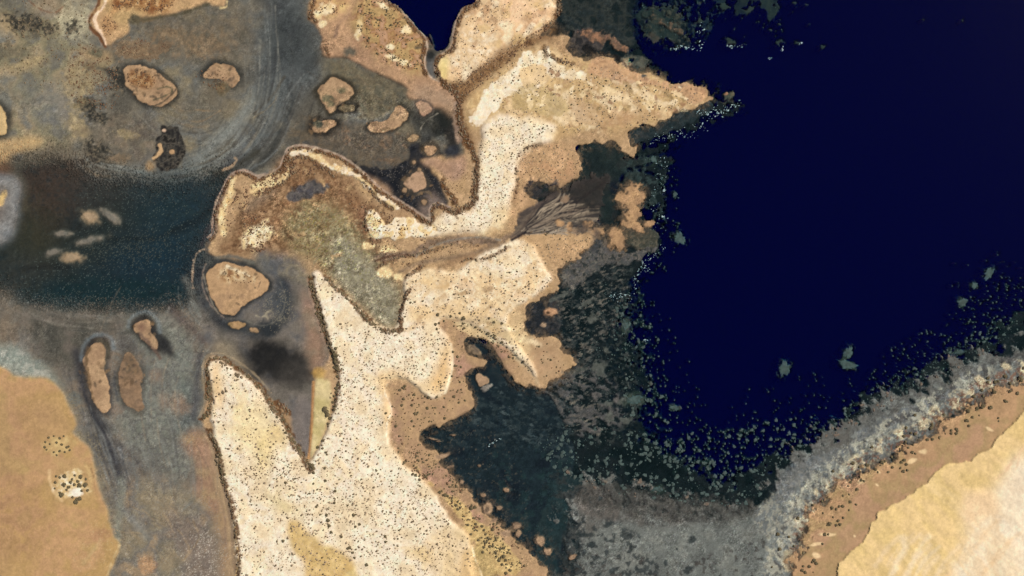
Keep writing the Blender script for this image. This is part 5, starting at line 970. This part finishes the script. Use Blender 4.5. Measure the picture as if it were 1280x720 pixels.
# big clumps read one by one from the map
BIG = []
def big(region, c, r, s, k=0, mi=1):
    for p in s.split():
        x, y, rr = p.split(','); BIG.append((320*c+float(x)/4, 180*r+float(y)/4, float(rr), 1.15, random.uniform(0, 3), mi, region))
big('tan islet of the south west flat', 0, 3, '282,221,1.9 278,250,2.3 275,282,1.5 300,226,2 325,218,3.2 375,216,1.9 405,222,3.2 430,235,1.9 322,262,3.4 345,275,2.6 375,262,2.4 400,265,3.6 428,262,3.6 390,245,2.4 355,250,2.6 310,312,3.6 300,303,2 400,332,3.2 380,350,3.4 385,335,2.4 365,325,2 440,290,2.2 410,292,2 335,288,2 362,235,2')
big('brush topped mound of the south west flat', 0, 3, '245,28,1.8 270,20,1.5 300,30,2 320,20,1.6 228,50,1.8 225,75,2 250,60,1.6 285,52,2 310,62,2 335,75,2 350,90,1.8 300,95,2 270,100,1.8 325,100,1.6 285,115,1.5 345,72,1.5 235,88,1.5', mi=1)
big('ochre wedge between the spits', 1, 2, '345,605,4.2 360,632,3.8 355,618,3.4 370,650,2.6 362,678,2.4 395,605,2.2 400,588,2 398,560,2 405,500,3 415,480,2.4 390,540,2 385,570,2.2 402,520,2.2 410,440,2.4 405,400,3 400,370,3 398,350,2.6 412,405,2.4 395,330,2.6 402,300,2.6')
big('ochre wedge between the spits', 1, 3, '310,75,2.6 352,100,2 335,80,1.8 340,40,2 283,165,3.4 290,178,3 272,158,2.2 347,178,2 290,200,2.4 350,240,2.2 355,412,2.4 362,437,3 305,370,2 490,412,2.4 500,470,2 520,458,2.2 648,518,2.2 650,545,2 555,660,2.6 485,600,2 495,625,2 398,292,2.2 395,350,2 152,250,2.2 470,575,2.6 460,580,2 370,465,2.6 378,498,2.4 430,520,2 140,540,2.4')
big('tan apron south of the ochre dune', 1, 2, '990,542,2.4 857,600,2.2 795,627,1.8 780,585,2.2 730,585,2.2 738,553,2.2 792,533,2.2 865,545,2.2 848,540,1.8 905,543,2 720,510,2.2 735,497,2.2 745,490,2.2 940,595,1.8 945,650,2.2 1015,572,1.8 1045,562,1.8 985,318,2 995,388,2 1008,345,1.8 980,440,1.8 1038,150,3 910,132,2.4 1165,150,2 1190,170,2.2 1230,175,2 1020,125,2 1100,195,1.8 1160,225,2.2 1190,245,1.8 1232,270,2 1265,345,1.8 900,180,2.4 915,175,2 905,205,2 940,165,1.8 650,625,1.8 700,690,2 780,665,2 790,690,1.8 1025,395,1.8 1020,470,1.8 975,140,2')
big('beach of the south east', 3, 3, '283,510,2.6 305,458,3.2 300,462,2.4 350,442,2.2 360,460,2.4 340,465,2.2 272,558,1.8 320,378,2.6 340,385,2 372,370,2.4 355,372,2 410,348,2.4 440,362,2 405,390,1.6 375,428,1.8 405,312,1.6 375,318,1.8 412,250,2.2 400,270,1.6 445,285,2.6 465,240,2.4 480,245,1.8 457,175,1.8 425,155,2.8 495,165,2.8 537,185,2.2 570,150,3 585,145,2 618,125,2 600,200,2 548,200,1.6 620,175,2.2 665,150,2.4 680,140,2.4 690,160,2.4 675,195,2.6 695,190,2 660,180,1.8 720,100,2.4 735,108,1.8 700,78,1.8 725,65,1.4 795,38,2.4 820,35,2.4 855,27,2 885,8,1.4 915,5,2.2 940,6,2.4 735,10,2.2 715,5,2 680,20,2.2 688,48,1.8 645,75,1.6 170,690,2.6 185,700,2.4 205,670,2.6 230,640,2.8 240,655,2.6 220,650,2 175,670,2 225,700,1.2 175,502,1.2 325,425,1.6 300,510,1.8 270,345,2 275,405,1.6 225,365,1.8 325,195,2.2 520,75,2.2 150,430,2.4 60,585,2.8 50,510,2.8 175,605,2 120,100,0.9 20,675,1.6 105,525,1.8 130,570,1.6', mi=1)
big('beach of the south east', 3, 2, '1075,590,3 1110,598,3.2 1070,595,2.4 1045,600,2.6 1040,612,2 1000,612,3 1020,645,2.2 990,662,2.6 1002,688,2.2 1000,665,1.8 1055,637,1.4 1150,650,1.8 1152,665,1.4 1185,565,2.4 1195,568,1.6 1180,562,1.6 1130,520,2.8 1125,510,2 1210,515,2.2 1245,525,2.6 1205,520,1.8 1260,450,3.4 1265,460,2.6 1210,475,2.6 1185,440,2.8 1135,470,2.6 1150,465,2.2 1100,450,2.6 1100,470,2 1030,540,2.8 1070,510,2.4 815,700,2.8 820,690,2.2 915,712,2 940,705,2.4 945,712,2 1280,400,2.6 1075,540,2 820,680,1.8 735,635,2.4 690,700,2 880,632,2', mi=1)
big('southern shore scrub', 1, 3, '800,213,2.6 785,208,2 820,235,2.2 920,300,2.4 945,315,2.6 960,320,2 1000,365,2.4 1010,385,2.2 1075,380,3 1095,375,2.6 1130,470,2.2 1140,490,2 1140,575,2.2 1170,570,2.4 1185,570,2 1135,600,2 1200,605,2 1240,620,3 1250,640,2.4 1215,640,2.6 1230,660,2.2 1250,705,2.6 1270,690,2.4 1183,485,2.6 1160,530,2 1238,580,2.4 1075,510,2 1060,465,2 1100,460,2 740,152,2 735,160,1.6 712,100,1.6', mi=1)
big('southern spit', 0, 2, '1120,520,2.6 1135,515,2 1195,435,3 1185,430,2.4 1210,445,2 1115,375,2.2 1130,385,2 1105,370,2 1140,400,1.8 1100,530,2', mi=0)
SHRUBS += BIG
# keep individuals: the largest 300
order = sorted(range(len(SHRUBS)), key=lambda i: -(SHRUBS[i][2]*SHRUBS[i][3]**.5))
frame = [i for i in order if -1 < SHRUBS[i][0] < 1281 and -1 < SHRUBS[i][1] < 721]
SOLO = set(frame[:300])
def lumpy(seed, sub=2, lobes=5):
    """a rounded shrub crown of several lobes with ragged leaf clumps, base at z = 0, radius about 1"""
    r = random.Random(seed); bm = bmesh.new()
    for k in range(lobes):
        g = bmesh.ops.create_icosphere(bm, subdivisions=sub, radius=1)
        a = r.random()*6.28; d = 0 if k == 0 else r.uniform(.35, .62); s = r.uniform(.5, .66) if k == 0 else r.uniform(.32, .5)
        for v in g['verts']:
            q = 1+r.uniform(-.2, .22)
            v.co = (v.co.x*s*q+d*math.cos(a), v.co.y*s*q+d*math.sin(a), max(-.05, v.co.z*s*q*.8+.34))
    for k in range(70):
        a = r.random()*6.28; d = r.random()**.5*.9; z = .62*(1-d*d*.8)+r.uniform(-.05, .12); s = r.uniform(.06, .13)
        x, y = d*math.cos(a), d*math.sin(a); t = r.random()*6.28
        vs = [bm.verts.new((x+s*math.cos(t+j*2.1), y+s*math.sin(t+j*2.1), z+r.uniform(-.06, .08))) for j in range(3)]
        bm.faces.new(vs)
    me = bpy.data.meshes.new('shrub'); bm.to_mesh(me); bm.free(); return me
PROTO = []
for mi, mm_ in enumerate((M_SHRUB, M_SHRUBG, M_SHRUBR)):
    row = []
    for s in range(3):
        me = lumpy(s*7+mi, 2, 5+s); me.materials.append(mm_); row.append(me)
    PROTO.append(row)
MARKS = [('the two lobed islet', 300, 360), ('the big ochre hollow', 405, 660), ('the tip of the western spit', 268, 455), ('the navy pond', 540, 30), ('the narrow spit inlet', 388, 575),
 ('the ochre wedge', 400, 500), ('the pale flat mound', 90, 602), ('the smaller flat mound', 72, 556), ('the green plain', 430, 320), ('the green plain tip', 493, 400), ('the black bay', 530, 240),
 ('the headland tip', 885, 120), ('the white central ridge', 640, 190), ('the streaked channel fan', 690, 268), ('the round dune cape', 560, 440), ('the dark tongue head', 600, 435), ('the tongue mouth islet', 603, 474),
 ('the tan apron', 520, 510), ('the dark tongue west end', 530, 540), ('the scrubby south shore', 590, 640), ('the south shore end', 660, 700), ('the white streaked cape', 675, 450), ('the reef bay islet', 688, 390),
 ('the olive shore patch', 612, 710), ('the beach bottom end', 1005, 705), ('the lower beach shrubs', 1040, 655), ('the middle beach', 1075, 610), ('the beach shrub cluster', 1130, 580), ('the upper beach', 1180, 540), ('the east frame beach', 1260, 480),
 ('the pale dune edge', 1200, 560), ('the arc ridge', 420, 210), ('the old island cream patch', 322, 292), ('the long northern spit', 180, 15), ('the northern tan shelf', 480, 60), ('the brown gully', 600, 95), ('the spit ochre patch', 515, 690),
 ('the grey southern flat', 820, 650), ('the western drop off', 800, 450), ('the navy basin corner', 850, 570), ('the lone deep reef', 981, 461), ('the paired deep reefs', 1060, 450), ('the eastern reef field', 1180, 440), ('the northmost eastern reef', 1237, 342),
 ('the central reef point', 850, 298), ('the dark shelf bay', 720, 380), ('the grey shore fringe', 1040, 560), ('the broad pale reef', 793, 500), ('the basin floor edge', 940, 560), ('the grey fringe bend', 990, 600), ('the reef edge below the fan', 790, 340), ('the west end of the south shelf', 715, 575), ('the middle of the south shelf', 775, 585), ('the east end of the south shelf', 890, 605)]
ORD = ['closest', 'second', 'third', 'fourth', 'fifth', 'sixth', 'seventh', 'eighth', 'ninth', 'tenth', 'eleventh', 'twelfth', 'thirteenth', 'fourteenth', 'fifteenth', 'sixteenth', 'seventeenth', 'eighteenth', 'nineteenth', 'twentieth', 'outlying', 'farther', 'remote', 'far', 'farthest', 'outermost']
DIRS = ['east', 'north east', 'north', 'north west', 'west', 'south west', 'south', 'south east']
def landlabels(items, noun):
    """items: (x, y, adjective) -> a label per item: how it looks, and its place counted outwards from the nearest landmark"""
    cells = {}
    for k, (x, y, adj) in enumerate(items):
        q = min(range(len(MARKS)), key=lambda i: (MARKS[i][1]-x)**2+(MARKS[i][2]-y)**2); dx, dy = x-MARKS[q][1], MARKS[q][2]-y
        d = int(round(math.atan2(dy, dx)/(math.pi/4))) % 8; cells.setdefault((q, d), []).append((math.hypot(dx, dy), k))
    out = {}
    for (q, d), v in cells.items():
        for n, (_, k) in enumerate(sorted(v)):
            out[k] = '%s %s, %s outwards %s of %s' % (items[k][2], noun, ORD[min(n, 25)], DIRS[d], MARKS[q][0])
    return out
ADJ = ['dark brown', 'dark olive', 'rusty brown']
_s = sorted(SOLO); LABS = landlabels([(SHRUBS[i][0], SHRUBS[i][1], ADJ[SHRUBS[i][5]]) for i in _s], 'shrub'); LABS = {i: LABS[k] for k, i in enumerate(_s)}
for i in sorted(SOLO):
    x, y, r, el, an, mi, reg = SHRUBS[i]
    o = bpy.data.objects.new('shrub', PROTO[mi][i % 3]); COL.objects.link(o)
    o.location = (x-640, 360-y, float(max(0, height_at(x, y)))-.05); o.rotation_euler = (0, 0, an)
    o.scale = (r*el**.5*.94, r/el**.5, r*.8)
    o['label'] = LABS[i]; o['category'] = 'shrub'; o['group'] = 'shrubs: '+reg
# the rest: one object of many small tufts
def tufts(name, items, m, zfun, hk=.5, flat=False):
    n = len(items); r = np.random.default_rng(9)
    ring = 6
    vs = np.zeros((n, ring*2+1, 3), np.float32)
    ar = np.array([[s[0], s[1], s[2], s[3], s[4]] for s in items])
    z0 = zfun(ar[:, 0], ar[:, 1])
    for lv, (rk, zk) in enumerate(((1.0, 0.0), (.8, .6))):
        for j in range(ring):
            a = j*math.tau/ring+lv*.4; q = rk*(.75+.5*r.random(n))*ar[:, 2]
            u = q*math.cos(a)*np.sqrt(ar[:, 3]); v = q*math.sin(a)/np.sqrt(ar[:, 3])
            vs[:, lv*ring+j, 0] = ar[:, 0]-640+u*np.cos(ar[:, 4])-v*np.sin(ar[:, 4])
            vs[:, lv*ring+j, 1] = 360-ar[:, 1]+u*np.sin(ar[:, 4])+v*np.cos(ar[:, 4])
            vs[:, lv*ring+j, 2] = z0+zk*hk*ar[:, 2]*(.7+.6*r.random(n))-(.15 if lv == 0 else 0)
    vs[:, -1, 0] = ar[:, 0]-640; vs[:, -1, 1] = 360-ar[:, 1]; vs[:, -1, 2] = z0+hk*ar[:, 2]
    f = []
    for j in range(ring):
        k = (j+1) % ring; f += [(j, k, ring+k), (j, ring+k, ring+j), (ring+j, ring+k, 2*ring)]
    f = np.array(f); F = (f[None]+(np.arange(n)*(2*ring+1))[:, None, None]).reshape(-1, 3)
    me = bpy.data.meshes.new(name); me.vertices.add(vs.shape[0]*vs.shape[1]); me.vertices.foreach_set('co', vs.ravel())
    me.loops.add(F.size); me.loops.foreach_set('vertex_index', F.astype(np.int32).ravel())
    me.polygons.add(len(F)); me.polygons.foreach_set('loop_start', np.arange(0, F.size, 3, dtype=np.int32)); me.polygons.foreach_set('loop_total', np.full(len(F), 3, np.int32))
    me.update(calc_edges=True); me.materials.append(m)
    o = bpy.data.objects.new(name, me); COL.objects.link(o); return o
PALEREG = ('southern spit', 'headland', 'northern dunes', 'bright dune ridge', 'fan shore')
zs = lambda x, y: np.maximum(height_at(x, y), 0)
for mi, (nm, mm_, lb) in enumerate((('brown_scrub', M_SHRUB, 'countless small brown tufts dotted over the dunes and shores'), ('olive_scrub', M_SHRUBG, 'countless small olive tufts dotted over the dunes and shores'), ('rusty_scrub', M_SHRUBR, 'countless small rusty tufts along rims and on the brown plain'))):
    it = [s for i, s in enumerate(SHRUBS) if i not in SOLO and s[5] == mi and not (i % 100 < 52 and s[6] in PALEREG)]
    o = tufts(nm, it, mm_, zs); o['kind'] = 'stuff'; o['label'] = lb; o['category'] = 'scrub'

# reef patches
def reefmesh(seed, n=40, depth=10):
    r = random.Random(seed); ph = [r.random()*6.28 for _ in range(8)]; V = []; F = []
    rings = ((.35, .92), (.65, .86), (.85, .72), (1.0, .42), (1.1, 0.0), (1.3, -depth))
    V.append((0, 0, 1))
    for rk, zk in rings:
        for j in range(n):
            a = j*math.tau/n; q = 1+.10*math.sin(2*a+ph[0])+.12*math.sin(3*a+ph[1])+.11*math.sin(5*a+ph[2])+.10*math.sin(8*a+ph[3])+.07*math.sin(13*a+ph[4])+r.uniform(-.07, .07)
            V.append((rk*q*math.cos(a), rk*q*math.sin(a), zk+r.uniform(-.08, .08)))
    for j in range(n):
        k = (j+1) % n; F.append((0, 1+j, 1+k))
        for l in range(len(rings)-1):
            b = 1+l*n; F.append((b+j, b+n+j, b+n+k, b+k))
    me = bpy.data.meshes.new('reef_patch'); me.from_pydata(V, [], F); me.materials.append(M_REEF); return me
RM = [reefmesh(s, 22) for s in range(6)]
for k, (lab, x, y, rx, ry, a) in enumerate(NAMED):
    o = bpy.data.objects.new('reef_patch', reefmesh(50+k, 48)); COL.objects.link(o)
    hb = float(height_at(x, y)); o.location = (x-640, 360-y, max(-1.9, min(-.7, hb))); o.scale = (rx*.88, ry*.88, .5); o.rotation_euler = (0, 0, math.radians(a))
    o['label'] = lab; o['category'] = 'reef patch'; o['group'] = 'large reef patches'
REEF.sort(key=lambda s: -s[2])
RL = landlabels([(q[0], q[1], 'pale green' if math.hypot(q[0]-950, q[1]-350) < 240 else 'small grey') for q in REEF[:290]], 'reef patch')
for k, (x, y, r, el, an, reg) in enumerate(REEF[:290]):
    o = bpy.data.objects.new('reef_patch', RM[k % 6]); COL.objects.link(o)
    hb = float(height_at(x, y)); z = -1.9 if hb < -3 else max(hb, -1.7)
    o.location = (x-640, 360-y, z); o.scale = (r*el**.5, r/el**.5, .5); o.rotation_euler = (0, 0, an)
    o['label'] = RL[k]; o['category'] = 'reef patch'; o['group'] = 'reef patches: '+reg
def zr(x, y):
    h = height_at(x, y); return np.where(h < -3, -2.2, np.maximum(h, -1.7))
o = tufts('reef_crumbs', [s for s in REEF[290:]], M_REEF, zr, .4); o['kind'] = 'stuff'; o['label'] = 'countless small reef crumbs in the shallow sea'; o['category'] = 'reef crumbs'

o = tufts('dry_scrub', [s for i, s in enumerate(SHRUBS) if i not in SOLO and i % 100 < 52 and s[6] in PALEREG], M_PALE, zs); o['kind'] = 'stuff'; o['label'] = 'countless dry pale brown tufts dotted over the cream dunes'; o['category'] = 'scrub'
# foam flecks where swell breaks on the reef edge
FO = []
def foam(pts, n, seed, spread=3, r0=.5, r1=1.8, ang=.5):
    p = smooth(pts, False); r = np.random.default_rng(seed); seg = np.hypot(*(p[1:]-p[:-1]).T); cum = np.concatenate([[0], np.cumsum(seg)])
    t = r.random(n)*cum[-1]; xs = np.interp(t, cum, p[:, 0])+r.normal(0, spread, n); ys = np.interp(t, cum, p[:, 1])+r.normal(0, spread, n)
    for x, y in zip(xs, ys):
        if height_at(x, y) < -.2: FO.append((x, y, .75*(r0+(r1-r0)*r.random()**3), 1.5+1.5*r.random(), r.normal(ang, .5)))
foam(G('926,130 914,136 898,142 882,140 874,146'), 80, 1, 3.5); foam(G('884,158 866,166 846,166 826,172 812,178'), 80, 2, 4, .4, 1.2); foam(G('836,60 850,61 866,60 876,62'), 26, 3, 1.5)
foam(G('872,26 878,30 874,44 878,58'), 14, 4, 2); foam(G('908,58 918,59 928,58'), 14, 5, 1.2); foam(G('830,195 826,230 816,252 826,270 830,285'), 60, 6, 4, .4, 1.3)
foam(G('830,310 815,322 800,336 792,352 796,362'), 60, 7, 3, .4, 1.4); foam(G('762,368 770,372 780,370 792,372'), 40, 8, 3, .4, 1.3); foam(G('974,62 980,60'), 5, 9, 1); foam(G('998,56 1002,54'), 5, 10, 1); foam(G('962,73 965,72'), 5, 11, .8); foam(G('805,427 814,424'), 5, 12, .8)
foam(G('798,342 806,338 812,336'), 8, 13, 1); foam(G('826,272 830,270'), 5, 14, .8, .8, 1.8); foam(G('828,240 832,237'), 3, 15, .5, 1, 1.8); foam(G('610,558 618,552 628,548'), 10, 16, .8, .8, 1.6)
o = tufts('wave_foam', FO, M_FOAM, lambda x, y: np.zeros(len(x))+.05, .12); o['kind'] = 'stuff'; o['label'] = 'white and teal foam flecks breaking along the reef edge'; o['category'] = 'foam'
